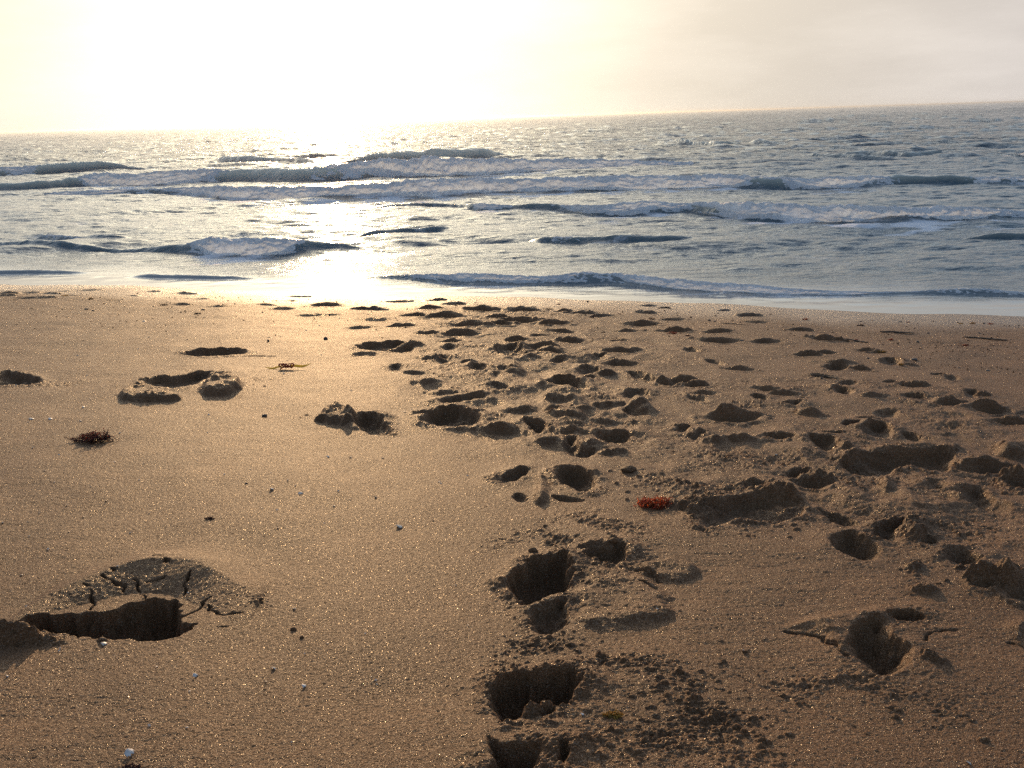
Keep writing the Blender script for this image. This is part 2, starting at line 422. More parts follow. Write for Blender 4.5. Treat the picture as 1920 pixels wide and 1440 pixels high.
# ---- large prints near the camera (outlines in crop pixels)
ridge('6', [(20, 600), (140, 545), (330, 460), (560, 385), (800, 325), (1000, 315), (1180, 370), (1360, 450), (1500, 560)], 2.7, .085, .098, .0)
mound('6', [(-150, 640), (60, 640), (280, 665), (370, 700), (330, 735), (100, 750), (-150, 760)], 2.4, .035, .008, .8)
hole('6', [(55, 650), (110, 588), (230, 553), (440, 543), (600, 535), (690, 492), (800, 472), (832, 455), (1030, 455), (1022, 535), (1050, 560), (1020, 600), (1130, 600), (1090, 650), (1000, 700), (900, 715), (740, 722), (560, 706), (400, 690), (280, 665), (130, 655)], 8.5, .0, .010, .004, .12, None, .012)
for c in ([(515, 425), (508, 480), (516, 545)], [(560, 375), (620, 405), (690, 408), (718, 445)], [(740, 380), (795, 408), (803, 485)], [(795, 396), (900, 382), (935, 372)],
          [(1078, 348), (1050, 405), (1022, 462)], [(1210, 455), (1110, 520), (1040, 560)], [(1150, 490), (1215, 553), (1270, 566), (1410, 548)], [(612, 345), (655, 368)],
          [(838, 288), (910, 285), (968, 328)], [(1200, 630), (1312, 624)], [(455, 424), (545, 426)]):
    crack('6', c)
mound('7', [(1070, 410), (1110, 290), (1250, 300), (1400, 312), (1570, 392), (1690, 575), (1600, 600), (1350, 650), (1180, 650), (1050, 640)], .85, .030, .010, .22)
mound('7', [(1340, 300), (1500, 278), (1700, 268), (1805, 330), (1760, 380), (1600, 408)], 1.0, .02, .004, .1)
hole('7', [(665, 370), (740, 330), (790, 265), (900, 245), (1040, 235), (1078, 300), (1075, 400), (1030, 450), (900, 490), (820, 528), (765, 525), (700, 450)], 6.5, 1.2, .014, .006, .6)
hole('7', [(770, 540), (900, 505), (1050, 465), (1060, 600), (1030, 640), (960, 680), (880, 692), (820, 650), (790, 590)], 4.0, .6, .016, .003, .3)
hole('7', [(1080, 235), (1170, 205), (1280, 190), (1370, 190), (1385, 260), (1330, 315), (1220, 280)], 4.0, 1.2, .014, .005, .8)
crack('7', [(1330, 312), (1480, 332), (1600, 410)], .003, .006); crack('7', [(1400, 392), (1500, 420), (1580, 468)], .002, .005)
hole('7', [(590, 960), (650, 930), (760, 905), (900, 920), (1000, 890), (1060, 870), (1140, 930), (1120, 990), (1090, 1040), (1020, 1110), (930, 1165), (800, 1180), (700, 1198), (610, 1200), (580, 1100)], 6.0, 1.0, .014, .006, .7)
mound('7', [(720, 1120), (830, 1040), (900, 990), (980, 1030), (1050, 1090), (900, 1150), (760, 1170)], 3.8, .03, .008, .9)
hole('7', [(570, 1240), (640, 1300), (700, 1310), (800, 1300), (915, 1330), (925, 1500), (600, 1520), (572, 1400)], 5.0, .8, .015, .005, .6)
ehole('7', 1010, 1380, 130, 140, 2.5, clump=.6)
mound('8', [(520, 650), (620, 580), (850, 555), (1080, 580), (1000, 640), (930, 700), (930, 810), (800, 725), (680, 690)], 1.1, .05, .003, .05)
crack('8', [(550, 668), (640, 677), (760, 705), (850, 760), (940, 835)], .004, .008)
hole('8', [(920, 690), (970, 630), (1100, 600), (1170, 640), (1200, 720), (1300, 760), (1322, 830), (1290, 932), (1200, 937), (1080, 915), (980, 850), (930, 800), (905, 740)], 5.5, .7, .022, .003, .3)
ehole('8', 1250, 600, 240, 70, 3.5, .05, rim=.4)
crack('8', [(1350, 752), (1390, 690), (1450, 675), (1560, 668)], .003, .007)
mound('8', [(1700, 640), (1850, 580), (2050, 570), (2100, 700), (1900, 760), (1780, 700)], 1.6, .06, .004, .05)
crack('8', [(1830, 730), (1890, 745), (1960, 790)], .004, .008)
crack('8', [(240, 860), (500, 990), (860, 1142), (1180, 1262)], .004, .0010)
hole('8', [(810, 180), (850, 145), (940, 125), (1010, 160), (1090, 190), (1130, 230), (1100, 280), (1020, 295), (920, 270), (850, 230)], 4.8, .8, .02, .004, .3)
hole('8', [(1030, 155), (1080, 90), (1200, 58), (1280, 55), (1250, 120), (1220, 172), (1150, 180)], 4.2, 1.4, .016, .004, .6)
heap('8', 1300, 110, 130, 130, False, .9); heap('8', 1240, 60, 160, 60, False, .9)
hole('8', [(1300, 190), (1340, 130), (1450, 150), (1480, 190), (1400, 212)], 3.5, .4, .02, .005, .6)
hole('8', [(1450, 240), (1560, 195), (1680, 240), (1720, 300), (1580, 330), (1480, 290)], 2.6, .8, .02, .005, .5)
heap('8', 1680, 350, 170, 110, True, 1.0); heap('8', 1830, 350, 260, 180, True, 1.0); heap('8', 1860, 430, 120, 70, False, 1.0)
heap('8', 900, 905, 100, 50, False, 1.0); heap('8', 1390, 810, 90, 60, False, 1.0); heap('8', 1460, 830, 80, 50, False, 1.0)
heap('8', 1310, 305, 120, 60, False, 1.0); heap('8', 1370, 430, 140, 70, False, 1.0)
for q in ((800, 265, 60, 40), (860, 245, 50, 34), (930, 232, 60, 34), (1000, 232, 50, 30), (1150, 185, 70, 40), (1290, 160, 70, 50), (690, 370, 60, 40), (660, 940, 60, 44), (740, 905, 60, 40), (1030, 880, 70, 60), (1090, 920, 50, 40), (880, 1010, 80, 60), (960, 1040, 60, 40), (700, 1180, 70, 30)):
    heap('7', *q, dimple=False, clump=.9, k=.9)
# ---- the trampled bank on the right
mound('5', [(-60, 1060), (80, 990), (250, 1000), (450, 985), (620, 990), (760, 1060), (800, 1120), (640, 1070), (420, 1090), (230, 1160), (40, 1130)], 1.3, .03, .012, 1.0)
hole('5', [(170, 1190), (240, 1150), (260, 1110), (400, 1060), (580, 1035), (700, 1055), (780, 1110), (790, 1150), (720, 1185), (600, 1195), (480, 1200), (330, 1230), (220, 1240)], 3.4, .5, .018, .008, .8)
heap('5', 430, 1195, 130, 50, False, .9); heap('5', 640, 1040, 160, 55, False, 1.0)
hole('5', [(800, 1112), (900, 1130), (1010, 1160), (1100, 1200), (1040, 1222), (950, 1212), (880, 1180)], 2.8, .7, .016, .006, .5)
mound('5', [(870, 880), (960, 810), (1150, 780), (1400, 770), (1600, 770), (1620, 830), (1400, 810), (1100, 830), (980, 860)], .9, .03, .010, .8)
hole('5', [(920, 870), (1000, 830), (1100, 812), (1300, 802), (1500, 792), (1570, 802), (1560, 900), (1480, 920), (1330, 890), (1250, 902), (1240, 940), (1140, 935), (1060, 955), (980, 930)], 4.5, .4, .018, .008, .8)
hole('5', [(1380, 960), (1450, 960), (1560, 1000), (1500, 1035), (1420, 1012)], 3.4, .6, .016, .004, .4)
hole('5', [(1530, 1040), (1600, 1000), (1700, 990), (1780, 1060), (1880, 1100), (1860, 1138), (1740, 1130), (1620, 1092)], 3.6, 1.0, .024, .004, .3)
mound('5', [(1120, 960), (1180, 930), (1250, 950), (1270, 1020), (1180, 1045), (1130, 1010)], 1.2, .03, .006, .7)
heap('5', 820, 930, 200, 90, True, .8); heap('5', 1700, 850, 240, 90, True, 1.0); heap('5', 1850, 775, 190, 150, False, 1.0); heap('5', 1890, 900, 120, 120, True, 1.0)
hole('5', [(640, 912), (700, 892), (800, 896), (770, 930), (700, 952)], 3.2, .6); heap('5', 480, 985, 140, 60, True, .8)
hole('5', [(60, 692), (110, 670), (180, 675), (150, 716), (80, 716)], 3.0); ehole('5', 190, 725, 90, 36, 2.2, -.2)
heap('5', 275, 740, 170, 85, False, .2); heap('5', 410, 735, 210, 70, False, .1)
hole('5', [(740, 730), (850, 740), (940, 755), (965, 800), (880, 832), (800, 790)], 3.4, 1.0); ehole('5', 630, 742, 190, 24, 2.2, .05); ehole('5', 900, 722, 120, 22, 2.2, -.12); heap('5', 975, 780, 80, 70, False, .8)
hole('5', [(940, 662), (1000, 650), (1080, 655), (1020, 686), (950, 682)], 3.2); hole('5', [(1010, 630), (1120, 632), (1260, 655), (1250, 672), (1100, 650)], 1.8)
hole('5', [(1040, 702), (1090, 665), (1180, 660), (1240, 690), (1250, 722), (1180, 742), (1080, 732)], 3.4, 1.3); hole('5', [(1250, 705), (1330, 710), (1410, 740), (1380, 757), (1290, 737)], 2.6)
heap('5', 1310, 770, 200, 50, False, .2); heap('5', 1510, 705, 140, 34, False, .3); ehole('5', 1200, 605, 150, 40, 2.4, .02)
hole('5', [(460, 526), (500, 518), (580, 535), (560, 553), (500, 546)], 2.8); hole('5', [(600, 562), (680, 570), (720, 597), (765, 552), (700, 550)], 3.0); heap('5', 800, 590, 130, 80, False, .3)
heap('5', 345, 590, 230, 105, True, .3); ehole('5', 190, 537, 140, 34, 2.4, .2); heap('5', 510, 612, 140, 30, False, .4)
hole('5', [(890, 482), (950, 465), (1040, 490), (1030, 516), (950, 516)], 3.2, 1.2); heap('5', 1120, 508, 160, 40, False, .7)
ehole('5', 1340, 512, 140, 26, 2.2, .1); heap('5', 1520, 530, 170, 60, True, .3); heap('5', 1740, 552, 170, 70, True, .3); ehole('5', 1650, 505, 110, 36, 2.6, .1)
ehole('5', 1470, 400, 100, 22, 2.2, .1); ehole('5', 1545, 422, 100, 36, 2.4, .05); ehole('5', 930, 358, 150, 46, 3.4); heap('5', 945, 322, 190, 40, False, .6); heap('5', 1060, 350, 100, 40, True, .5)
ehole('5', 1215, 330, 140, 40, 3.2, .05); heap('5', 1320, 338, 90, 26, False, .2); ehole('5', 880, 415, 190, 24, 2.6, .12); ehole('5', 1000, 440, 120, 20, 1.6)
ehole('5', 285, 342, 130, 24, 2.4, .15); heap('5', 415, 362, 130, 34, True, .1); ehole('5', 160, 277, 115, 28, 2.6, .08)
for q in ((295, 208, 180, 40), (545, 215, 160, 28), (870, 202, 120, 44), (735, 155, 130, 28), (300, 167, 130, 34), (70, 157, 130, 40), (465, 80, 120, 30), (500, 117, 120, 16), (60, 99, 110, 18), (770, 277, 140, 36), (865, 274, 100, 24),
          (1090, 262, 100, 28), (1130, 272, 90, 20), (1850, 630, 160, 60), (1700, 500, 90, 30), (330, 57, 80, 12), (1340, 440, 160, 40), (1210, 425, 90, 22), (960, 215, 70, 20), (640, 490, 150, 34), (560, 475, 120, 24), (120, 425, 160, 60), (190, 455, 110, 40), (20, 435, 90, 60), (230, 500, 150, 30)):
    heap('5', *q, clump=.5)
# ---- middle of the beach
for q in ((545, 65, 150, 20), (740, 57, 90, 24), (835, 77, 120, 24), (985, 100, 150, 42), (1200, 103, 160, 42), (700, 97, 110, 32), (770, 130, 200, 48), (420, 105, 120, 20), (340, 105, 100, 22), (160, 82, 150, 30), (1060, 147, 130, 34), (1190, 155, 170, 50),
          (1350, 170, 140, 44), (905, 185, 170, 44), (1070, 180, 130, 38), (550, 185, 160, 38), (850, 228, 190, 44), (700, 235, 120, 24), (1150, 260, 100, 36), (1440, 258, 120, 42), (1280, 240, 90, 22), (1390, 215, 120, 28), (1820, 172, 170, 34), (1850, 122, 120, 22),
          (1410, 118, 90, 24), (1510, 125, 130, 24), (1600, 138, 110, 20), (810, 270, 120, 32), (1700, 265, 100, 24), (1700, 322, 150, 44), (1690, 395, 150, 48), (1850, 90, 90, 14), (420, 155, 180, 20), (330, 200, 140, 16), (620, 130, 120, 26), (1740, 215, 110, 18), (1300, 290, 160, 40), (1330, 318, 150, 44)):
    heap('4', *q, clump=.6)
heap('4', 570, 292, 160, 70, False, .9)
hole('4', [(280, 322), (340, 298), (500, 292), (560, 290), (640, 330), (540, 345), (400, 338)], 3.4, 1.2)
ehole('4', 800, 314, 110, 34, 3.0); hole('4', [(1015, 332), (1060, 305), (1150, 292), (1200, 320), (1210, 360), (1150, 374), (1080, 362)], 4.2, 1.6); heap('4', 1250, 348, 110, 34, False, .7)
ehole('4', 350, 358, 160, 34, 1.6, rim=.7, clump=.2); ehole('4', 515, 432, 90, 42, 3.0, clump=.6); heap('4', 620, 450, 180, 50, False, .7)
ehole('4', 770, 384, 110, 60, 3.0, clump=1); heap('4', 720, 360, 170, 50, False, 1.0); ehole('4', 950, 432, 130, 48, 3.6, clump=.8); heap('4', 1080, 425, 160, 60, False, 1.0); ehole('4', 1040, 472, 90, 26, 2.0)
mound('4', [(1070, 460), (1100, 410), (1160, 400), (1230, 450), (1180, 475)], 1.8, .03, .006, .6); ehole('4', 1380, 375, 110, 28, 2.4); ehole('4', 1590, 364, 120, 34, 3.0)
heap('4', 890, 385, 120, 44, False, .2)
ehole('4', 1530, 447, 150, 44, 3.4); hole('4', [(1718, 450), (1780, 445), (1900, 480), (1922, 502), (1870, 522), (1760, 490)], 3.4); ehole('4', 1530, 488, 100, 30, 2.6); heap('4', 1640, 455, 120, 50, False, .7)
hole('4', [(1260, 506), (1380, 485), (1480, 500), (1560, 540), (1500, 555), (1400, 536), (1310, 516)], 4.2, 1.2); ehole('4', 1060, 537, 140, 46, 2.6, .05, clump=1.0)
hole('4', [(700, 602), (800, 585), (950, 570), (1020, 590), (900, 607), (780, 624)], 3.4, 1.2); heap('4', 790, 545, 190, 44, False, .8); heap('4', 700, 500, 160, 40, False, .7)
hole('4', [(620, 702), (680, 670), (780, 642), (860, 645), (990, 690), (950, 737), (850, 744), (700, 737)], 5.0, 1.8, lip=.04); heap('4', 660, 655, 130, 44, False, 1.0)
mound('4', [(60, 692), (180, 632), (280, 650), (340, 690), (280, 735), (120, 712)], 2.4, .03, .01, 1.0)
hole('4', [(265, 700), (330, 662), (430, 672), (500, 740), (490, 776), (430, 782), (340, 762)], 5.0, 1.4)
ehole('4', 1790, 574, 160, 52, 3.6); mound('4', [(1700, 640), (1760, 612), (1830, 605), (1910, 650), (1900, 690), (1800, 682)], 2.6, .04, .004, .2); ehole('4', 1800, 668, 190, 46, 3.2, .08, clump=.2)
hole('4', [(1170, 692), (1220, 722), (1330, 722), (1310, 772), (1250, 777), (1210, 752)], 5.0, 1.4); hole('4', [(1560, 792), (1600, 762), (1750, 762), (1770, 790), (1720, 822), (1620, 832)], 4.4, 1.0); hole('4', [(1380, 832), (1420, 792), (1480, 802), (1500, 850), (1600, 862), (1560, 902), (1480, 912), (1400, 882)], 4.6, 1.0)
for q in ((1340, 640, 110, 60), (1440, 655, 180, 110), (1140, 645, 200, 70), (1050, 730, 200, 90), (1310, 800, 130, 80), (1440, 745, 190, 90), (1540, 820, 140, 70), (1650, 868, 180, 60), (1650, 690, 220, 60), (1620, 600, 180, 60), (1420, 585, 200, 60), (1500, 640, 150, 50)):
    heap('4', *q, dimple=False, clump=.9, k=.8)
hole('4', [(1025, 1012), (1080, 985), (1220, 965), (1225, 1002), (1140, 1037), (1050, 1057)], 4.2, 1.0); hole('4', [(1330, 985), (1400, 962), (1500, 975), (1590, 1010), (1575, 1082), (1530, 1107), (1450, 1087), (1370, 1042)], 5.6, 1.2)
hole('4', [(1110, 1112), (1150, 1085), (1200, 1092), (1245, 1120), (1180, 1142)], 2.4, .4, clump=.1); hole('4', [(1330, 1110), (1400, 1112), (1500, 1122), (1530, 1142), (1400, 1147)], 2.2, .4, clump=.1)
mound('4', [(1220, 1150), (1235, 1060), (1260, 990), (1320, 1010), (1340, 1080), (1330, 1150)], 1.3, .025, .004, .5)
hole('3', [(1010, 372), (1060, 347), (1350, 342), (1420, 366), (1290, 378), (1220, 382), (1090, 384)], 3.6, 1.0, clump=.3)
mound('3', [(1080, 585), (1200, 500), (1270, 480), (1420, 550), (1300, 605), (1150, 602)], 2.6, .04, .008, .9); mound('3', [(620, 625), (680, 590), (760, 562), (850, 572), (1060, 612), (1000, 640), (760, 642)], 1.9, .03, .008, .9)
hole('3', [(760, 547), (850, 507), (1000, 512), (1130, 482), (1210, 472), (1200, 512), (1060, 567), (880, 567)], 4.2, 1.4); hole('3', [(-60, 500), (60, 472), (150, 492), (265, 516), (200, 547), (-60, 549)], 4.4, 1.2)
for q in ((50, 22, 150, 28), (60, 34, 140, 26), (190, 20, 130, 20), (170, 50, 150, 20), (270, 50, 170, 22), (520, 8, 120, 14), (380, 14, 120, 14), (880, 15, 130, 20), (1050, 25, 160, 24), (755, 40, 80, 16), (1140, 57, 130, 16), (1230, 100, 150, 20), (1040, 87, 130, 16), (1500, 90, 140, 20), (1600, 110, 170, 28), (1690, 45, 150, 20), (1640, 70, 130, 16), (1740, 145, 140, 18), (1860, 145, 120, 16), (1010, 87, 120, 12), (640, 70, 150, 12), (420, 40, 120, 16), (300, 25, 140, 18)):
    heap('3', *q, dimple=False, clump=.5)

# ---- crumbs of dry-crusted sand thrown out of the prints
def crumbs(px, py, rx, ry, n, r0=.0016, r1=.0055, cl=.65):
    gx, gy = ground(px, py); m = scale_at(gx, gy)
    _, ya = ground(px, py + ry); _, yb = ground(px, py - ry)
    ax = rx * m; ay = abs(yb - ya) / 2
    W = window(gx - 2 * ax, gx + 2 * ax, gy - 2 * ay, gy + 2 * ay)
    if W is not None:
        q = ((GX[W] - gx) / ax) ** 2 + ((GY[W] - gy) / ay) ** 2
        CL[W] = np.maximum(CL[W], cl * np.exp(-q) * np.clip(.35 + 1.6 * fbm(GX[W] * 9, GY[W] * 9, 77, 2), 0, 1))
    for _ in range(int(n * .5)):
        x = gx + rng.normal() * ax * .6; y = gy + rng.normal() * ay * .6
        if perlin(np.array(x * 8), np.array(y * 8), 77) < rng.normal() * .25 - .02: continue
        r = r0 + (r1 - r0) * rng.random() ** 3
        a = r * rng.uniform(.8, 1.4)
        w = window(x - 1.3 * a, x + 1.3 * a, y - 1.3 * r, y + 1.3 * r)
        if w is None: continue
        q = ((GX[w] - x) / a) ** 2 + ((GY[w] - y) / r) ** 2
        q = q * (1 + .7 * perlin(GX[w] * .7 / r, GY[w] * .7 / r, 5))
        GZ[w] += r * .95 * np.sqrt(np.clip(1 - q, 0, 1)) * rng.uniform(.4, 1.05)
for z in ((1015, 1225, 75, 40, 420), (1050, 1010, 120, 32, 260), (1130, 985, 100, 30, 120), (1150, 1230, 140, 40, 160), (1290, 1300, 150, 60, 420), (1230, 1390, 150, 45, 520), (1390, 1410, 90, 40, 300), (1330, 1340, 90, 50, 260), (960, 1250, 60, 20, 120),
          (1240, 905, 90, 24, 320), (1370, 860, 95, 26, 420), (1330, 940, 110, 18, 200), (1450, 940, 120, 26, 260), (1490, 1000, 130, 12, 160), (1800, 985, 110, 24, 360), (1850, 1040, 90, 30, 260), (1880, 900, 60, 30, 240), (1760, 870, 90, 16, 240), (1740, 1080, 60, 25, 70), (1860, 1080, 60, 20, 160), (1590, 905, 100, 20, 200), (1700, 1000, 100, 20, 160),
          (620, 780, 50, 12, 220), (460, 715, 40, 10, 160), (270, 745, 60, 8, 140), (880, 700, 120, 20, 380), (960, 775, 100, 16, 380), (1090, 800, 100, 26, 420), (1130, 745, 110, 22, 320), (830, 735, 60, 12, 200), (1160, 845, 60, 14, 160), (980, 650, 160, 12, 220), (790, 650, 60, 12, 180), (1250, 740, 60, 12, 160), (1400, 760, 90, 10, 150), (1700, 720, 120, 12, 160), (1850, 760, 70, 12, 160), (1500, 730, 80, 10, 120),
          (1560, 1275, 110, 35, 70), (1690, 1320, 110, 40, 60), (60, 1195, 90, 10, 120), (470, 1130, 40, 16, 24), (60, 720, 120, 14, 60), (1800, 645, 120, 10, 60)):
    crumbs(*z)
# churned ground between the prints
def churn(px, py, rx, ry, amp):
    global GZ
    gx, gy = ground(px, py); m = scale_at(gx, gy)
    _, ya = ground(px, py + ry); _, yb = ground(px, py - ry); ax = rx * m; ay = abs(yb - ya) / 2
    q = np.exp(-(((GX - gx) / ax) ** 2 + ((GY - gy) / ay) ** 2) ** 1.5)
    GZ += amp * q * FINE * (CH1 + CH2)
    np.maximum(CL, .45 * q * np.clip(.4 + 1.2 * CH3, 0, 1), out=CL)
CH1 = 1.0 * (.55 - 2.0 * np.abs(perlin(GX * 5.5, GY * 4.2, 201))); CH2 = .45 * fbm(GX * 14, GY * 11, 205, 3, .6); CH3 = fbm(GX * 3.1, GY * 2.6, 211, 2)
for z in ((930, 690, 200, 60, .009), (1080, 780, 200, 70, .011), (950, 600, 220, 30, .007), (1150, 660, 180, 40, .007), (1500, 850, 330, 70, .010), (1750, 960, 230, 90, .010), (1560, 740, 330, 45, .006), (1850, 800, 150, 60, .009), (1120, 1050, 110, 60, .004), (1180, 1330, 200, 90, .005), (330, 715, 120, 20, .006), (660, 790, 70, 20, .006), (1450, 950, 240, 40, .006)):
    churn(*z)
n1 = fbm(GX * 50, GY * 50, 41, 4, .62); n2 = np.abs(perlin(GX * 105, GY * 105, 47))
GZ += CL * (.0054 * n1 + .0034 * (1 - 2 * n2) + .0022 * perlin(GX * 210, GY * 210, 49)) * FINE
GZ += FINE * (.0007 * perlin(GX * 130, GY * 130, 51) + .0005 * perlin(GX * 270, GY * 270, 57)) * (1 - sstep(2.2, 4.5, GY)) 
# no sand may stand above the thin sheet of water beyond the shore line
sd_ = (shore_y(GX) - GY)
GZ = np.where(sd_ < 0, np.minimum(GZ, base_z(GX, GY) - .004), GZ)
WET = sstep(1.0, .05, sd_ + .25 * fbm(GX * 1.3, GY * 1.3, 91, 2))
sand = link('beach_sand', grid_mesh('beach_sand', GX, GY, GZ, {'wet': WET}), SAND, kind='structure')
def sand_z(x, y):
    r = int(np.clip(np.searchsorted(YR, y) - 1, 0, len(YR) - 2)); c = int(np.clip(np.searchsorted(UC, x / (max(y, .1) + WOFF)) - 1, 0, len(UC) - 2))
    return float(GZ[r:r + 2, c:c + 2].mean())
def on_sand(px, py):
    x, y = ground(px, py)
    for _ in range(12): 
        z = sand_z(x, y); nx, ny = hit_z(px, py, z); x, y = .5 * (x + nx), .5 * (y + ny)
    return x, y, sand_z(x, y)

# ------------------------------------------------------------------ sea
def ocean(N, L, lam, rms, seed, spread=2, wdir=-math.pi / 2):
    r = np.random.default_rng(seed)
    k1 = np.fft.fftfreq(N, L / N) * 2 * math.pi; kx, ky = np.meshgrid(k1, k1); k = np.hypot(kx, ky); k[0, 0] = 1
    kp = 2 * math.pi / lam
    ang = np.arctan2(ky, kx) - wdir
    S = np.exp(-1.25 * (kp / k) ** 2) / k ** 4 * (np.abs(np.cos(ang)) ** spread + .03); S[0, 0] = 0
    H = np.sqrt(S) * (r.normal(size=(N, N)) + 1j * r.normal(size=(N, N)))
    h = np.fft.ifft2(H); sc = rms / h.real.std()
    dx = np.fft.ifft2(-1j * kx / k * H).real * sc; dy = np.fft.ifft2(-1j * ky / k * H).real * sc
    return h.real * sc, dx, dy, N, L
def osamp(o, x, y, rot=0.0):
    h, dx, dy, N, L = o; c, s = math.cos(rot), math.sin(rot)
    X = (x * c + y * s) * N / L; Y = (-x * s + y * c) * N / L
    ix = np.floor(X).astype(int); iy = np.floor(Y).astype(int); fx = X - ix; fy = Y - iy
    ix %= N; iy %= N; jx = (ix + 1) % N; jy = (iy + 1) % N
    def g(a): return (a[iy, ix] * (1 - fx) + a[iy, jx] * fx) * (1 - fy) + (a[jy, ix] * (1 - fx) + a[jy, jx] * fx) * fy
    a, b = g(dx), g(dy)
    return g(h), a * c - b * s, a * s + b * c
O1 = ocean(512, 19.0, 2.3, 1.0, 1, 8); O2 = ocean(512, 4.7, .62, 1.0, 2, 6); O3 = ocean(512, 170.0, 16.0, 1.0, 3)

# breaking and rolling waves: crest points (px, crest row, height px, foam 0..1)
WAVES = [
 ('A', [(-260, 318, 14, .3), (-60, 314, 18, .5), (0, 312, 18, .5), (60, 309, 18, .45), (130, 306, 17, .0), (200, 305, 14, 0), (290, 312, 5, 0)], 1.0),
 ('B', [(380, 301, 4, 0), (420, 294, 12, 0), (470, 293, 13, 0), (540, 297, 8, 0), (610, 301, 3, 0)], .8),
 ('C', [(630, 302, 4, 0), (690, 290, 14, 0), (760, 280, 20, 0), (830, 277, 22, 0), (910, 279, 18, 0), (990, 286, 4, 0)], 1.0),
 ('D', [(-300, 352, 10, 0), (-60, 345, 14, 0), (80, 338, 17, 0), (150, 326, 22, .2), (165, 324, 24, .9), (260, 325, 25, 1), (340, 318, 26, 1), (370, 315, 26, .8), (400, 315, 26, .25), (470, 313, 26, .1), (560, 312, 28, .15), (640, 304, 32, .35), (720, 296, 34, .7), (800, 294, 36, 1), (900, 297, 32, 1), (1000, 298, 24, 1), (1100, 296, 20, 1), (1200, 294, 18, .9), (1290, 294, 16, .8), (1340, 298, 6, 0)], 1.0),
 ('E', [(60, 358, 5, 0), (90, 352, 12, .5), (160, 350, 17, .9), (220, 350, 16, .5), (250, 351, 14, .2), (330, 350, 14, .5), (385, 349, 18, .6), (400, 348, 24, 1), (500, 350, 24, 1), (620, 350, 24, .9), (720, 343, 28, .9), (800, 335, 34, 1), (880, 334, 30, 1), (980, 334, 26, 1), (1100, 330, 26, 1), (1220, 329, 26, 1), (1370, 326, 26, .9), (1410, 328, 25, .3), (1470, 331, 22, .3), (1540, 333, 22, .8), (1620, 329, 22, .8), (1660, 327, 18, .2), (1760, 326, 17, .1), (1860, 324, 20, .3), (2000, 322, 24, .5), (2200, 322, 20, .5)], 1.0),
 ('F', [(690, 388, 3, 0), (740, 377, 12, 0), (820, 377, 9, 0), (860, 382, 6, 0), (900, 380, 15, .5), (960, 384, 12, .3), (1050, 383, 12, .3), (1120, 383, 20, .6), (1180, 379, 24, .7), (1240, 376, 22, .5), (1290, 379, 18, .15), (1340, 378, 24, .4), (1400, 378, 32, .6), (1450, 379, 34, .7), (1500, 383, 32, .95), (1600, 386, 32, 1), (1700, 388, 30, 1), (1840, 387, 28, 1), (1880, 388, 24, .5), (1960, 390, 22, .3), (2150, 392, 18, .4)], 1.0),
 ('G', [(-100, 454, 5, 0), (0, 455, 7, 0), (120, 458, 7, 0), (240, 461, 9, 0), (330, 459, 13, 0), (372, 448, 26, .5), (390, 446, 30, 1), (460, 447, 32, 1), (530, 446, 30, .9), (570, 446, 26, .25), (620, 452, 16, 0), (680, 462, 6, 0), (730, 468, 3, 0)], 1.0),
 ('G2', [(40, 440, 4, 0), (60, 437, 8, .5), (110, 441, 8, .4), (190, 446, 7, .1), (260, 448, 5, .0)], .8),
 ('H', [(655, 445, 3, 0), (700, 436, 9, 0), (760, 429, 10, 0), (820, 427, 8, 0), (860, 428, 3, 0)], .8),
 ('I', [(970, 448, 3, 0), (1000, 443, 12, .3), (1080, 444, 14, .35), (1180, 446, 13, .25), (1260, 446, 12, .3), (1320, 448, 5, 0)], .9),
 ('J', [(1790, 446, 3, 0), (1830, 439, 11, 0), (1900, 439, 13, 0), (2000, 442, 12, 0), (2120, 445, 5, 0)], .9),
 ('M1', [(1210, 270, 3, 0), (1260, 263, 9, 0), (1340, 264, 10, 0), (1420, 264, 9, 0), (1500, 270, 3, 0)], .45),
 ('M2', [(1560, 290, 3, 0), (1620, 281, 10, 0), (1700, 285, 8, 0), (1760, 282, 8, 0), (1830, 288, 3, 0)], .45),
 ('M3', [(1480, 292, 3, 0), (1540, 288, 9, 0), (1640, 291, 7, 0), (1700, 295, 3, 0)], .45),
 ('N', [(1870, 292, 3, 0), (1890, 277, 18, .6), (1930, 272, 26, 1), (2050, 272, 26, 1), (2200, 276, 14, .5)], 1.0),
 ('K', [(230, 519, 2, 0), (260, 514, 7, 0), (340, 516, 7, 0), (440, 518, 6, 0), (500, 521, 3, 0)], .7),
 ('K2', [(-120, 508, 6, 0), (0, 507, 8, 0), (60, 506, 8, 0), (120, 508, 5, 0), (190, 511, 2, 0)], .7),
 ('L', [(640, 518, 3, 0), (680, 514, 8, .1), (760, 511, 12, .35), (830, 512, 17, .5), (900, 513, 18, .6), (960, 516, 16, .6), (1030, 517, 15, .5), (1100, 509, 22, .3), (1160, 511, 20, .35), (1220, 519, 19, .8), (1300, 527, 18, 1), (1400, 533, 17, .9), (1480, 540, 13, .8), (1560, 545, 9, .7), (1640, 547, 7, .6), (1720, 546, 6, .3), (1790, 540, 12, .3), (1850, 536, 17, .3), (1920, 541, 16, .3), (2050, 546, 12, .3)], .8),
]
W = {}
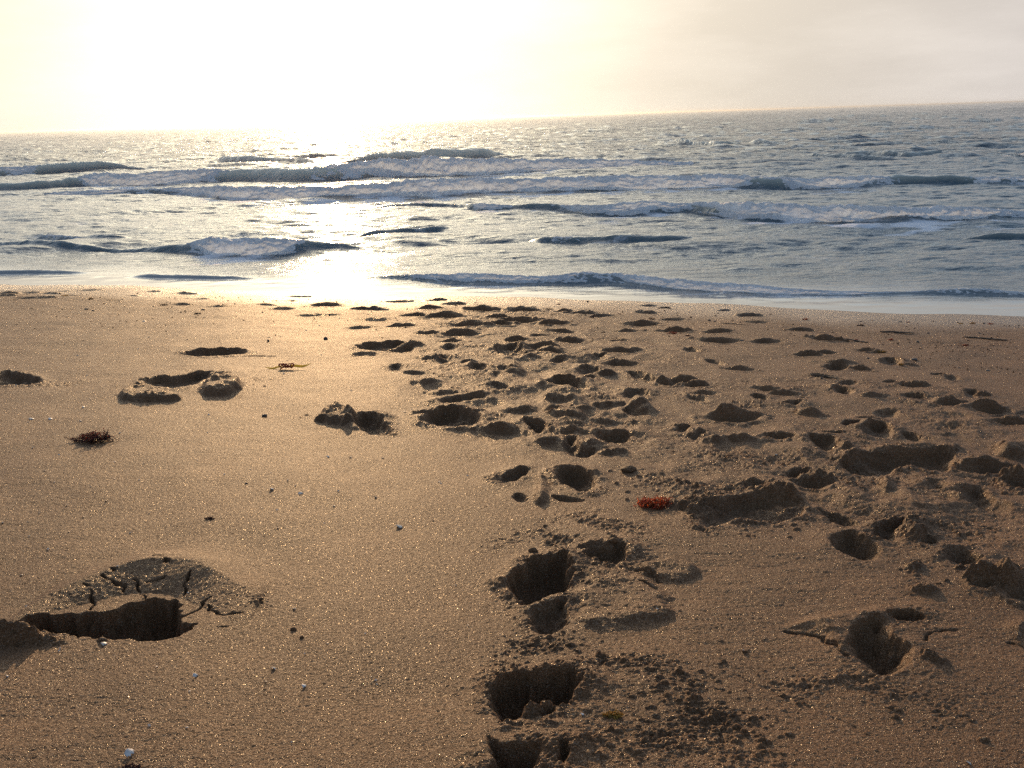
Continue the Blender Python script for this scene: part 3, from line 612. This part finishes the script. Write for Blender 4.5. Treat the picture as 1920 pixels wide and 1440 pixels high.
for nm, pts, steep in WAVES:
    row = []
    for px, cy, hp, fo in pts:
        x, y = hit_z(px, cy + hp); p = np.array([x, y, 0]) - CAM; m = float(p @ FWD) / FPX
        H = hp * m * .88
        row.append((x, y + 1.1 * H, H, fo))
    a = np.array(row); o = np.argsort(a[:, 0]); a = a[o]
    xs = np.linspace(a[0, 0], a[-1, 0], 400)
    def sm(v, kk=9):
        v = np.interp(xs, a[:, 0], v); k = np.hanning(kk + 2); k /= k.sum()
        return np.convolve(np.pad(v, kk // 2 + 1, mode='edge'), k, 'same')[kk // 2 + 1:-(kk // 2 + 1)]
    W[nm] = dict(xs=xs, yc=sm(a[:, 1], 15), H=sm(a[:, 2]), foam=sm(a[:, 3], 5), steep=steep)
def wave_prof(t, steep):
    return np.where(t < 0, np.exp(-(t / 2.6) ** 2), np.exp(-(t / (.95 / steep)) ** 2) - .16 * np.exp(-((t - 2.0) / 1.1) ** 2))
def waves_z(x, y, water=False):
    z = np.zeros_like(x); near = np.zeros_like(x)
    for nm, w in W.items():
        H = np.interp(x, w['xs'], w['H'], 0, 0); yc = np.interp(x, w['xs'], w['yc'])
        tp = .22 * (w['xs'][-1] - w['xs'][0]); e = sstep(w['xs'][0] - .3 * tp, w['xs'][0] + tp, x) * sstep(w['xs'][-1] + .3 * tp, w['xs'][-1] - tp, x)
        H = np.maximum(H * e * (1 + .10 * perlin(x * 2.3, y * .3, 5)), 1e-6)
        yc = yc + .10 * H * perlin(x * 2.5, y * 0 + 2.2, 9)
        t = np.clip((yc - y) / np.maximum(H, .02), -9, 9)
        f = np.interp(x, w['xs'], w['foam'], 0, 0)
        z += H * wave_prof(t, w['steep']) * (1 - (.62 * np.clip(f, 0, 1) if water else 0))
        near = np.maximum(near, f * np.exp(-((t - 3.5) / 3.5) ** 2) * (H > .01))
    return z, near
rows = [-.35]
while rows[-1] < 9000:
    s = rows[-1]; rows.append(s + (.022 if s < 14 else .022 + (s - 14) * .012))
SR = np.array(rows)
_a = np.linspace(-.60, .60, 900); _b = .60 + np.geomspace(.01, 7, 50)
SU = np.concatenate([-_b[::-1], _a, _b])
SX = SU[None, :] * (np.maximum(SR, 0) + 6.3)[:, None]
SY = shore_y(SX) + SR[:, None]
S2 = np.repeat(SR[:, None], len(SU), 1)
amp = sstep(.35, 2.2, S2)
h1 = osamp(O1, SX, SY, .18); h2 = osamp(O2, SX, SY, -.25); h3 = osamp(O3, SX, SY, .1)
fade2 = 1 - sstep(12, 45, S2); fade1 = 1 - sstep(90, 400, S2); far3 = sstep(16, 60, S2) * (1 - .8 * sstep(400, 2500, S2))
A1 = .0145 + .024 * sstep(10, 25, S2); A2 = .0056 * (1 - .45 * sstep(0, 3, -SX + 2.5) * 0)
wz, near = waves_z(SX, SY, True)
SZ = wz + amp * (A1 * fade1 * h1[0] + A2 * fade2 * h2[0]) + .085 * far3 * h3[0]
DX = amp * .75 * (A1 * fade1 * h1[1] + A2 * fade2 * h2[1]); DY = amp * .75 * (A1 * fade1 * h1[2] + A2 * fade2 * h2[2])
SZ += .0025 * sstep(0, .25, S2) * fbm(SX * 4, SY * 7, 19, 2) + .003
SHAL = 1 - sstep(.15, 1.1, S2 + .25 * fbm(SX * 1.4, SY * 1.4, 23, 2))
fn = fbm(SX * 1.5, SY * 3.2, 29, 3, .6)
FOAMV = np.clip(near * (.55 + .9 * fn), 0, 1) * .9 + .42 * np.clip(fn, 0, 1) * sstep(1, 2.5, S2) * (1 - sstep(7, 13, S2))
FOAMV += .55 * np.exp(-((S2 - .03 - .05 * perlin(SX * 1.1, SY * 0, 33)) / .03) ** 2) * np.clip(.2 + perlin(SX * 2.1, SY * 2, 37), 0, 1)
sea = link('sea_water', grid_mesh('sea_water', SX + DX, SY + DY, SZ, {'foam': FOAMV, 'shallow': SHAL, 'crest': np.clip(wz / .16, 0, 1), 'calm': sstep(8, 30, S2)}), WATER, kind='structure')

# tumbling foam on each breaker: one lumpy roll per unbroken stretch of white water
LAB = {'A': ['small far white breaker cut off by the edge of the view, in the pale water'],
 'D': ['short foaming breaker out on the farthest long wave, away from the sun path', 'broad white crest of the farthest long wave, just beside the sun path'],
 'E': ['longest foam roll, crossing under the sun path along the second long wave', 'foam end of the second long wave, cut off by the edge in the blue water'],
 'F': ['bluish white breaker of the third long wave, from beside the sun path into blue water'],
 'G': ['short white breaker close to the beach, in the pale water beside the sun path'],
 'G2': ['thin broken ripple crest behind the short breaker near the beach'],
 'I': ['olive ripple with a glinting foam lip, between the third wave and the beach'],
 'N': ['white curling breaker far out, cut off by the edge above the blue water'],
 'L': ['foaming lip of the last small wave, running up onto the wet sand']}
def foam_roll(w, x0, x1, name, label):
    Hm = float(np.interp((x0 + x1) / 2, w['xs'], w['H']))
    nl = int(min(max((x1 - x0) / max(Hm * .07, .012), 40), 900)); na = 26
    x = np.linspace(x0, x1, nl)[:, None] + np.zeros((1, na)); a = np.linspace(-.25, 1.5, na)[None, :]
    H = np.interp(x, w['xs'], w['H']); yc = np.interp(x, w['xs'], w['yc']); fo = np.interp(x, w['xs'], w['foam'])
    yc = yc + .10 * H * perlin(x * 2.5, x * 0 + 2.2, 9)
    y = yc - a * H
    z = waves_z(x, y)[0]
    q = 1 / np.maximum(Hm, .02)
    u, v = x * q, a * 1.25
    bil = .55 * np.abs(perlin(u * 1.3, v * 1.6, 61)) + .32 * np.abs(perlin(u * 3.1, v * 3.4, 63)) + .22 * np.abs(perlin(u * 7, v * 7, 65)) + .12 * perlin(u * 15, v * 15, 67)
    cov = fo * (1.0 - np.abs((a - .45) / 1.15) ** 3) + .42 * perlin(u * .55, v * 1.0, 71) + .26 * perlin(u * 1.9, v * 2.2, 73)
    e = sstep(x0, x0 + .8 * Hm, x) * sstep(x1, x1 - .8 * Hm, x)
    off = H * (.46 * bil + .44 * (cov * e - .66))
    z = z * (.84 + .16 * (1 - np.clip(fo, 0, 1))) + off * .75; y = y - off * .6
    me = grid_mesh(name, x, y, z)
    o = link(name, me, FOAM); return thing(o, label, 'breaking wave', 'breaking waves along the surf')
for nm, w in W.items():
    on = w['foam'] * sstep(w['xs'][0], w['xs'][0] + .3, w['xs']) > .17
    runs = []; i = 0
    while i < len(on):
        if on[i]:
            j = i
            while j + 1 < len(on) and on[j + 1]: j += 1
            runs.append([w['xs'][i], w['xs'][j]]); i = j + 1
        else: i += 1
    merged = []
    for r in runs:
        if merged and r[0] - merged[-1][1] < .35: merged[-1][1] = r[1]
        elif r[1] - r[0] > .12: merged.append(r)
    ls = LAB.get(nm, [])
    print('wave', nm, [(round(a, 2), round(b, 2)) for a, b in merged])
    for k, (a, b) in enumerate(merged):
        foam_roll(w, a, b, 'breaking_wave', ls[k] if k < len(ls) else 'UNLABELLED %s %d' % (nm, k))

# ------------------------------------------------------------------ volume added for a golden glow near the sun, in place of lens bloom
def glow_haze_box():
    x0, x1, y0, y1 = -70000, 70000, -30000, 40000
    z0, z1 = float(min(GZ.min(), SZ.min())) - 1.0, max(float(GZ.max()), CAMZ) + .35
    v = [(x, y, z) for z in (z0, z1) for y in (y0, y1) for x in (x0, x1)]
    f = [(0, 2, 3, 1), (4, 5, 7, 6), (0, 1, 5, 4), (2, 6, 7, 3), (0, 4, 6, 2), (1, 3, 7, 5)]
    me = bpy.data.meshes.new('haze'); me.from_pydata(v, [], f); me.update()
    m = bpy.data.materials.new('haze'); m.use_nodes = True; t = m.node_tree; t.nodes.clear()
    o = t.nodes.new('ShaderNodeOutputMaterial'); vol = t.nodes.new('ShaderNodeVolumePrincipled')
    vol.inputs['Color'].default_value = (.96, .94, .92, 1); vol.inputs['Density'].default_value = .0006; vol.inputs['Anisotropy'].default_value = .92
    t.links.new(vol.outputs[0], o.inputs['Volume'])
    link('haze', me, m, kind='stuff')
glow_haze_box()

# ------------------------------------------------------------------ things lying on the sand
def pydata(name, v, f, smooth=True):
    me = bpy.data.meshes.new(name); me.from_pydata([tuple(map(float, p)) for p in v], [], f)
    me.polygons.foreach_set('use_smooth', [smooth] * len(me.polygons)); me.update(); return me
def tube(v, f, P, R, n=5):
    P = [Vector(p) for p in P]; b = len(v)
    for i, p in enumerate(P):
        t = (P[min(i + 1, len(P) - 1)] - P[max(i - 1, 0)]).normalized()
        s = t.cross(Vector((0, 0, 1))); s = s.normalized() if s.length > 1e-4 else Vector((1, 0, 0)); u = s.cross(t)
        for k in range(n):
            a = 2 * math.pi * k / n; v.append(p + (s * math.cos(a) + u * math.sin(a)) * R[i])
    for i in range(len(P) - 1):
        for k in range(n):
            f.append((b + i * n + k, b + i * n + (k + 1) % n, b + (i + 1) * n + (k + 1) % n, b + (i + 1) * n + k))
    f.append(tuple(b + k for k in reversed(range(n)))); f.append(tuple(b + (len(P) - 1) * n + k for k in range(n)))
def weed(name, px, py, wpx, hpx, mat, label, tail=False, n=None, frond=True, rs=1):
    r = random.Random(rs); x, y, z = on_sand(px, py + hpx * .35); m = scale_at(x, y); a = wpx * m / 2; hh = hpx * m * .75; b = a * .55
    v, f = [], []
    n = n or int(60 + 90 * min(wpx / 80, 1)); th = max(.0011, a * .022)
    for i in range(n):
        t = r.uniform(0, 2 * math.pi); q = math.sqrt(r.random()) * .85
        p = Vector((a * q * math.cos(t), b * q * math.sin(t), .15 * hh)); d0 = Vector((r.gauss(0, 1), r.gauss(0, 1), abs(r.gauss(.6, .6)))).normalized()
        P = [p.copy()]; st = a * r.uniform(.07, .13); top = hh * max(0.2, 1 - q * q) * r.uniform(.75, 1.15)
        for k in range(r.randint(4, 8)):
            d0 = (d0 + Vector((r.gauss(0, .55), r.gauss(0, .55), r.gauss(-.05, .5)))).normalized(); p = p + d0 * st
            p.z = min(max(p.z, .0004), top); P.append(p.copy())
        tube(v, f, P, [th * (1 - .6 * k / len(P)) for k in range(len(P))], 4)
        if frond:                                         # ruffled frondlets and small bladders along the strand
            for p in P[1:]:
                if r.random() < .7:
                    e = Vector((r.gauss(0, 1), r.gauss(0, 1), r.gauss(0, .7))).normalized(); g = e.cross(Vector((r.gauss(0, 1), r.gauss(0, 1), 1))).normalized(); L = a * r.uniform(.06, .12); bb = len(v)
                    q0 = [p, p + e * L * .5 + g * L * .35, p + e * L + Vector((0, 0, L * .2)), p + e * L * .5 - g * L * .35]
                    v.extend(Vector((c.x, c.y, max(c.z, .0003))) for c in q0); f.append((bb, bb + 1, bb + 2, bb + 3))
    if tail:
        P = [Vector((-a * .7 - a * .14 * k, -b * .1 + a * .02 * k, .0015 + th)) for k in range(8)]
        tube(v, f, P, [th * 1.6 * (1 - .1 * k) for k in range(8)], 5)
    o = link(name, pydata(name, v, f), mat); o.location = (x, y, z - .001); o['_m'] = 0; del o['_m']
    return thing(o, label, 'seaweed')
G_W = 'scraps of seaweed along the beach'
weed('seaweed', 175, 812, 75, 42, M_RED, 'dark red tangled seaweed with a thin tail on the smooth sand', True, 130, rs=3)
weed('seaweed', 1229, 938, 78, 30, M_ORG, 'bright orange-red curly seaweed lying against the trampled bank', False, 170, rs=4)
weed('seaweed', 1150, 1336, 38, 16, M_YEL, 'small ochre seaweed tuft on crumbly sand beside the near footprint', False, 70, rs=5)
for i, (px, py, w, h, m, l) in enumerate([
    (392, 969, 14, 9, M_RED, 'tiny rust-brown weed scrap alone on smooth sand above the cracked footprint'),
    (308, 568, 16, 11, M_BRN, 'brown weed scrap near the water, beside a row of low sand heaps'),
    (372, 586, 12, 6, M_BRN, 'small brown weed scrap on golden sand between two low heaps near the water'),
    (122, 552, 14, 8, M_YEL, 'ochre weed tuft topping the dark wrack heaps by the far waterline'),
    (171, 558, 10, 6, M_YEL, 'tiny ochre tuft at the end of the dark wrack heaps'),
    (1222, 595, 10, 8, M_RED, 'rust-red weed sprig standing on a sand heap near the water'),
    (1261, 623, 17, 6, M_ORG, 'flat orange weed scrap just in front of a sand heap near the water'),
    (1289, 628, 10, 4, M_RED, 'dark red weed fleck beside the flat orange scrap'),
    (1510, 597, 12, 6, M_ORG, 'small rusty weed scrap on bare damp sand near the waterline'),
    (1614, 607, 13, 8, M_RED, 'dark red weed knot with a short tail on the damp sand'),
    (1702, 603, 7, 4, M_ORG, 'tiny orange weed fleck beside a dark pebble on damp sand'),
    (1801, 605, 8, 5, M_YEL, 'small dull ochre weed fleck, first of four beside the swash'),
    (1823, 604, 11, 6, M_YEL, 'brightest yellow weed scrap close to the swash'),
    (1858, 606, 11, 4, M_ORG, 'flat brown-orange weed fleck, last of the four beside the swash'),
    (1654, 657, 12, 7, M_YEL, 'curled ochre weed scrap beside a shallow print'),
    (1690, 680, 10, 10, M_YEL, 'yellowish weed sprig stuck in the rim of a print with a dark pebble'),
    (1605, 635, 7, 6, M_ORG, 'small orange-brown sprig at the end of a dark stick'),
    (1670, 635, 10, 6, M_ORG, 'pale orange weed curl beside a dark chip, between two sticks'),
    (1810, 645, 10, 7, M_ORG, 'rusty weed knot beside a small pale sand heap'),
    (1161, 587, 6, 5, M_ORG, 'tiny orange weed bit on sand among low heaps near the water'),
    (1047, 569, 7, 5, M_ORG, 'tiny orange weed bit on flat sand beyond the heaps, near the water'),
    (1110, 592, 14, 8, M_RED, 'dark red weed scrap between low heaps near the water'),
    (1028, 578, 12, 5, M_RED, 'dark red weed strip on the rim of a far heap'),
    (244, 1436, 34, 9, M_RED, 'thin reddish weed strands under the grey shell at the bottom edge'),
    (1760, 1092, 9, 7, M_BRN, 'brown weed crumb on the sand bank near the corner print')]):
    weed('seaweed', px, py, w * 1.15, h * 1.2, m, l, False, 34, rs=20 + i)['group'] = G_W

# yellow leaf: two pointed blades, a curled orange middle and a short stalk
def blade(L, wd, bend, sgn):
    v, f = [], []; n = 14
    for i in range(n + 1):
        t = i / n; w = wd * math.sin(math.pi * min(t * .92 + .06, 1)) ** .8
        xx = sgn * L * t; zz = bend * t * t + .004 * math.sin(t * 7)
        v += [(xx, w, zz + 1.1 * w), (xx, 0, zz + .3 * w), (xx, -w, zz + .05 * w)]
    for i in range(n):
        for k in range(2): f.append((3 * i + k, 3 * i + k + 1, 3 * i + k + 4, 3 * i + k + 3))
    return pydata('blade', v, f)
x, y, z = on_sand(536, 692); m = scale_at(x, y)
leaf = bpy.data.objects.new('fallen_leaf', None); C.objects.link(leaf); leaf.location = (x, y, z + .004); leaf.rotation_euler = (0, 0, .05)
thing(leaf, 'yellow fallen leaf with two pointed blades and a curled orange middle', 'leaf')
for L, wd, bd, sg in ((38 * m, 2.6 * m, .004, -1), (48 * m, 3.4 * m, .010, 1)):
    link('leaf_blade', blade(L, wd, bd, sg), M_LEAF, leaf)
v, f = [], []
for j in range(4):
    P = [Vector((-.012 + .010 * j + .012 * math.cos(t * .7 + j), .010 * math.sin(t * .7 + j), .003 + .012 * abs(math.sin(t * .45 + .6 * j)))) for t in range(9)]
    tube(v, f, P, [.002, .003, .0034, .0034, .003, .003, .0025, .002, .0015], 6)
link('curled_middle', pydata('curled_middle', v, f), M_ORG, leaf)
v, f = [], []
tube(v, f, [(-.012, -.002, .004), (-.015, -.014, .003), (-.014, -.028, .001)], [.0035, .003, .002], 6)
link('stalk', pydata('stalk', v, f), M_YEL, leaf)

def shell(L, wd, hgt, seed, ridges=9, broken=.25):
    r = random.Random(seed); n, k = 9, 15; v, f = [], []
    cut = [1 - broken * r.random() for _ in range(k + 1)]
    for layer in (1, 0):
        for i in range(n + 1):
            for j in range(k + 1):
                t = i / n * cut[j]; a = (j / k - .5) * 2.3
                rr = t; zz = hgt * (1 - t * t) * (1 + .05 * math.cos(j * 2 * math.pi * ridges / k)) - (0 if layer else .12 * hgt + .0003)
                v.append((L * (rr * math.cos(a) - .45), wd * rr * math.sin(a), zz))
    s = (n + 1) * (k + 1)
    for i in range(n):
        for j in range(k):
            a = i * (k + 1) + j; f.append((a, a + 1, a + k + 2, a + k + 1)); f.append((s + a, s + a + k + 1, s + a + k + 2, s + a + 1))
    for j in range(k):
        a = n * (k + 1) + j; f.append((a, a + 1, s + a + 1, s + a))
    for i in range(n):
        a = i * (k + 1); f.append((a, a + k + 1, s + a + k + 1, s + a)); a += k; f.append((a, s + a, s + a + k + 1, a + k + 1))
    return pydata('shell', v, f)
def put_shell(px, py, wpx, hpx, mat, label, rz, tip=-.10, group='shells and shell fragments on the sand', name='seashell', seed=None):
    x, y, z = on_sand(px, py); m = scale_at(x, y)
    o = link(name, shell(wpx * m * .62, wpx * m * .5, hpx * m * .42, seed or int(px * 7 + py), broken=.3), mat)
    o.location = (x, y, z + .0004); o.rotation_euler = (tip, random.uniform(-.1, .1), rz)
    return thing(o, label, 'shell', group)
put_shell(243, 1414, 30, 18, M_GSHELL, 'grey domed shell half sunk in sand at the bottom edge, reddish weed beneath', -.5)
put_shell(748, 988, 24, 10, M_SHELL, 'bright white elongated shell alone on the smooth sand, midway up the beach', .3)
put_shell(195, 1208, 20, 9, M_SHELL, 'pale oval shell just below the lip of the cracked footprint', .2)
put_shell(366, 1268, 16, 11, M_GSHELL, 'grey shell chip on dark sand below the cracked footprint', -.4)
put_shell(513, 1254, 15, 9, M_SHELL, 'pale shell pebble with a dot-sized chip beside it on smooth sand', .8)
put_shell(570, 1287, 17, 9, M_GSHELL, 'pale grey curved shell below the shell pebble on smooth sand', .1)
put_shell(552, 1142, 9, 6, M_SHELL, 'tiny white shell on sand between the cracked footprint and the deep print', 1.1)
put_shell(59, 786, 19, 6, M_SHELL, 'thin white shell sliver near the edge, above the red seaweed', .25)
put_shell(95, 786, 14, 6, M_GSHELL, 'bluish white shell sliver beside the thin sliver, above the red seaweed', -.1)
put_shell(157, 764, 10, 5, M_GSHELL, 'small bluish shell chip just beyond the red seaweed', 0)
put_shell(271, 603, 12, 4, M_SHELL, 'pale tube-shaped shell on golden sand beyond the double footprint', -.3)
put_shell(615, 857, 13, 6, M_SHELL, 'flat white shell chip on smooth sand in front of the crumbly bank print', .0)
put_shell(510, 918, 17, 9, M_SHELL, 'largest of three white shell chips clustered on the smooth sand', .5)
put_shell(564, 926, 16, 7, M_SHELL, 'curved white shell chip at the side of the shell cluster', -.6)
put_shell(704, 933, 11, 6, M_STONE, 'dark shell chip on smooth sand above the bright white shell', .1)
put_shell(657, 858, 9, 5, M_SHELL, 'small round white chip beside the flat white chip', .9)
put_shell(1816, 1432, 17, 11, M_SHELL, 'white shell stub at the bottom edge near the corner', .2)
put_shell(1395, 1221, 10, 7, M_GSHELL, 'small grey shell on smooth sand beside the round deep print', .4)
put_shell(532, 701, 7, 5, M_SHELL, 'white bead-like shell just in front of the yellow leaf', .4)
put_shell(1232, 1142, 10, 4, M_SHELL, 'white shell chip on the edge of the raised sand plate', .1)
put_shell(1455, 853, 12, 4, M_SHELL, 'thin pale shell on the smooth patch amid the trampled bank', .1)
put_shell(1092, 1340, 12, 6, M_GSHELL, 'bluish shell chip beside the ochre seaweed tuft', .1)
put_shell(14, 1269, 10, 7, M_SHELL, 'small pale shell in the shadow at the edge below the cracked footprint', .5)
# the many tiny chips nothing tells apart
tiny = [shell(.0042, .003, .0014, 900 + i, broken=.4) for i in range(4)]
for me in tiny: me.materials.append(M_SHELL)
k = 0
while k < 110:
    px, py = random.uniform(5, 900), random.uniform(590, 1420)
    if random.random() > .35 + .65 * (py < 1000): continue
    x, y, z = on_sand(px, py)
    if abs(z - float(base_z(np.array(x), np.array(y)))) > .014: continue
    o = bpy.data.objects.new('shell_chip', tiny[k % 4]); C.objects.link(o); o.location = (x, y, z + .0005)
    s = random.uniform(.6, 1.25) * (1 + .28 * max(y - 1.2, 0)); o.scale = (s, s, s); o.rotation_euler = (random.uniform(-.5, .15), random.uniform(-.3, .3), random.uniform(0, 6.28))
    thing(o, 'tiny white shell chip, one of many sprinkled over the smooth sand', 'shell', 'tiny shell chips on the smooth sand'); k += 1

def rock(name, px, py, wpx, hpx, mat, label, cat, group, seed, flat=1.0):
    x, y, z = on_sand(px, py + hpx * .3); m = scale_at(x, y); a = wpx * m / 2 * .85; hz = max(hpx * m * .42, .18 * a)
    r = random.Random(seed); n1, n2 = 14, 9; v, f = [], []
    off = r.uniform(0, 50)
    for i in range(n2 + 1):
        ph = math.pi * i / n2
        for j in range(n1):
            t = 2 * math.pi * j / n1
            q = 1 + .28 * float(perlin(np.array(1.2 * math.cos(t) * math.sin(ph) + off), np.array(1.2 * math.sin(t) * math.sin(ph) + 1.3 * math.cos(ph)), seed))
            v.append((a * q * math.sin(ph) * math.cos(t), a * .7 * q * math.sin(ph) * math.sin(t), hz * (q * math.cos(ph) + .55)))
    for i in range(n2):
        for j in range(n1): f.append((i * n1 + j, (i + 1) * n1 + j, (i + 1) * n1 + (j + 1) % n1, i * n1 + (j + 1) % n1))
    o = link(name, pydata(name, v, f), mat); o.location = (x, y, z - .001); o.rotation_euler = (0, 0, r.uniform(-.4, .4))
    return thing(o, label, cat, group)
G_P = 'dark pebbles and chips on the beach'
for i, (px, py, w, h, l) in enumerate([
    (496, 778, 13, 7, 'dark flat pebble alone on sand between the long print and the crumbly bank'),
    (611, 634, 9, 9, 'dark pointed pebble on golden sand under the sun path'),
    (503, 638, 5, 6, 'small dark splinter standing on golden sand before the narrow print'),
    (162, 579, 8, 4, 'first dark pebble of a close pair on far smooth sand'),
    (175, 582, 7, 4, 'second dark pebble of a close pair on far smooth sand'),
    (381, 580, 9, 4, 'small dark chip beside a brown weed scrap on golden sand'),
    (1714, 673, 15, 6, 'oblong dark chip at the rim of a shallow print, beyond the trampled bank'),
    (1627, 671, 8, 4, 'small black pebble between two shallow prints beyond the trampled bank'),
    (1720, 640, 9, 5, 'dark round pebble between the two long sticks'),
    (1740, 624, 7, 3, 'small dark pebble level with the tip of the long stick'),
    (1688, 603, 8, 3, 'small dark pebble beside an orange fleck on damp sand'),
    (1614, 602, 6, 3, 'tiny dark pebble just above the dark red weed knot'),
    (1845, 606, 6, 3, 'dark pebble among yellow flecks beside the swash'),
    (1330, 600, 7, 5, 'larger dark pebble of a pair on bare sand near the water'),
    (1340, 602, 6, 3, 'smaller dark pebble of a pair on bare sand near the water'),
    (1102, 565, 6, 4, 'lone dark pebble on damp sand just short of the water'),
    (1390, 638, 10, 3, 'thin dark chip past a heap with a leaning sprig'),
    (1852, 694, 10, 3, 'thin dark chip at the end of a dotted line of bits'),
    (1798, 689, 6, 3, 'dark bit in the dotted line leading from the oblong chip'),
    (1540, 708, 6, 4, 'small dark pebble above the round prints of the bank'),
    (868, 547, 7, 4, 'small dark pebble right at the waterline near the sun path'),
    (1836, 624, 6, 3, 'small dark chip just beyond the second long stick'),
    (52, 978, 7, 3, 'small dark chip near the edge on smooth sand above the cracked footprint'),
    (462, 905, 7, 4, 'small dark pebble on smooth sand near the shell cluster')]):
    rock('pebble', px, py, w, h, M_STONE, l, 'pebble', G_P, 300 + i)
G_C = 'clods of sand thrown from the prints'
for i, (px, py, w, h, l) in enumerate([
    (1179, 878, 38, 15, 'sand clod alone on smooth sand beyond the orange seaweed'),
    (1271, 899, 11, 11, 'round sand clod perched above the orange seaweed'),
    (1150, 1012, 22, 14, 'sand clod at the toe of the deep footprint'),
    (999, 1030, 22, 12, 'sand clod on the rim of the deep footprint'),
    (550, 1178, 14, 9, 'dark sand clod beside the cracked footprint, larger of two'),
    (566, 1193, 10, 7, 'dark sand clod beside the cracked footprint, smaller of two'),
    (488, 1121, 16, 7, 'sand clod on the crack trail behind the cracked footprint'),
    (1396, 1220, 12, 8, 'low sand clod on smooth sand beside the round deep print'),
    (1657, 849, 12, 8, 'sand clod on the smooth ledge above the long trough')]):
    rock('sand_clod', px, py, w, h, SAND, l, 'sand clod', G_C, 500 + i)

def twig(pts, wpx, label, seed):
    r = random.Random(seed); P = []
    m = None
    for px, py in pts:
        x, y, z = on_sand(px, py); m = scale_at(x, y); P.append(Vector((x, y, z + .3 * wpx * m)))
    Q = []
    for a, b in zip(P[:-1], P[1:]):
        for k in range(6): Q.append(a.lerp(b, k / 6) + Vector((0, r.gauss(0, .0015), r.gauss(0, .0008))))
    Q.append(P[-1]); v, f = [], []
    n = len(Q); tube(v, f, Q, [max(.0009, .32 * wpx * m * (.25 + .75 * math.sin(math.pi * (.12 + .8 * i / n))) * r.uniform(.8, 1.15)) for i in range(n)], 7)
    o = link('driftwood_stick', pydata('driftwood_stick', v, f), M_TWIG)
    return thing(o, label, 'stick', 'sticks washed up on the sand')
twig([(1650, 623), (1668, 623), (1690, 625), (1714, 626)], 5, 'long dark stick lying on damp sand below the swash', 1)
twig([(1806, 633), (1830, 634), (1860, 637), (1890, 639)], 5, 'long dark stick near the edge, thickest at its seaward end', 2)
twig([(1586, 638), (1605, 640), (1628, 643)], 4, 'short dark stick below the orange-brown sprig', 3)
twig([(1352, 607), (1375, 608), (1398, 610)], 3, 'thin stick between bare sand and a far heap', 4)
twig([(1234, 578), (1250, 577), (1258, 579)], 4, 'short stick on top of a far heap near the water', 5)
twig([(1518, 703), (1550, 708), (1582, 712)], 4, 'straight stick pressed into a narrow groove beyond the round prints', 6)
twig([(455, 668), (490, 668), (517, 668)], 2.5, 'thin twig trailing from the end of the narrow print', 7)

# flecks of broken weed and grit strewn over the damp sand
v, f = [], []
r = random.Random(9)
for i in range(420):
    px = r.uniform(0, 1918); lim = np.interp(px, [0, 640, 1920], [538, 556, 600]); py = lim + 5 + abs(r.gauss(0, 38))
    if r.random() < .25: px = r.uniform(1650, 1918); py = 640 + (px - 1650) * .1 + r.gauss(0, 6) + (30 if r.random() < .5 else 0)
    x, y, z = on_sand(px, py); m = scale_at(x, y); L = m * r.uniform(1.2, 4.2); a = r.uniform(-.6, .6); th = m * r.uniform(.5, 1.1)
    tube(v, f, [(x - L * math.cos(a) * .5, y - L * math.sin(a) * .5, z + th * .3), (x, y, z + th * .9), (x + L * math.cos(a) * .5, y + L * math.sin(a) * .5, z + th * .3)], [th * .4, th, th * .35], 5)
fl = link('wrack_flecks', pydata('wrack_flecks', v, f), M_BRN, kind='stuff'); thing(fl, 'dark flecks of broken weed and grit strewn over the damp sand', 'flecks')
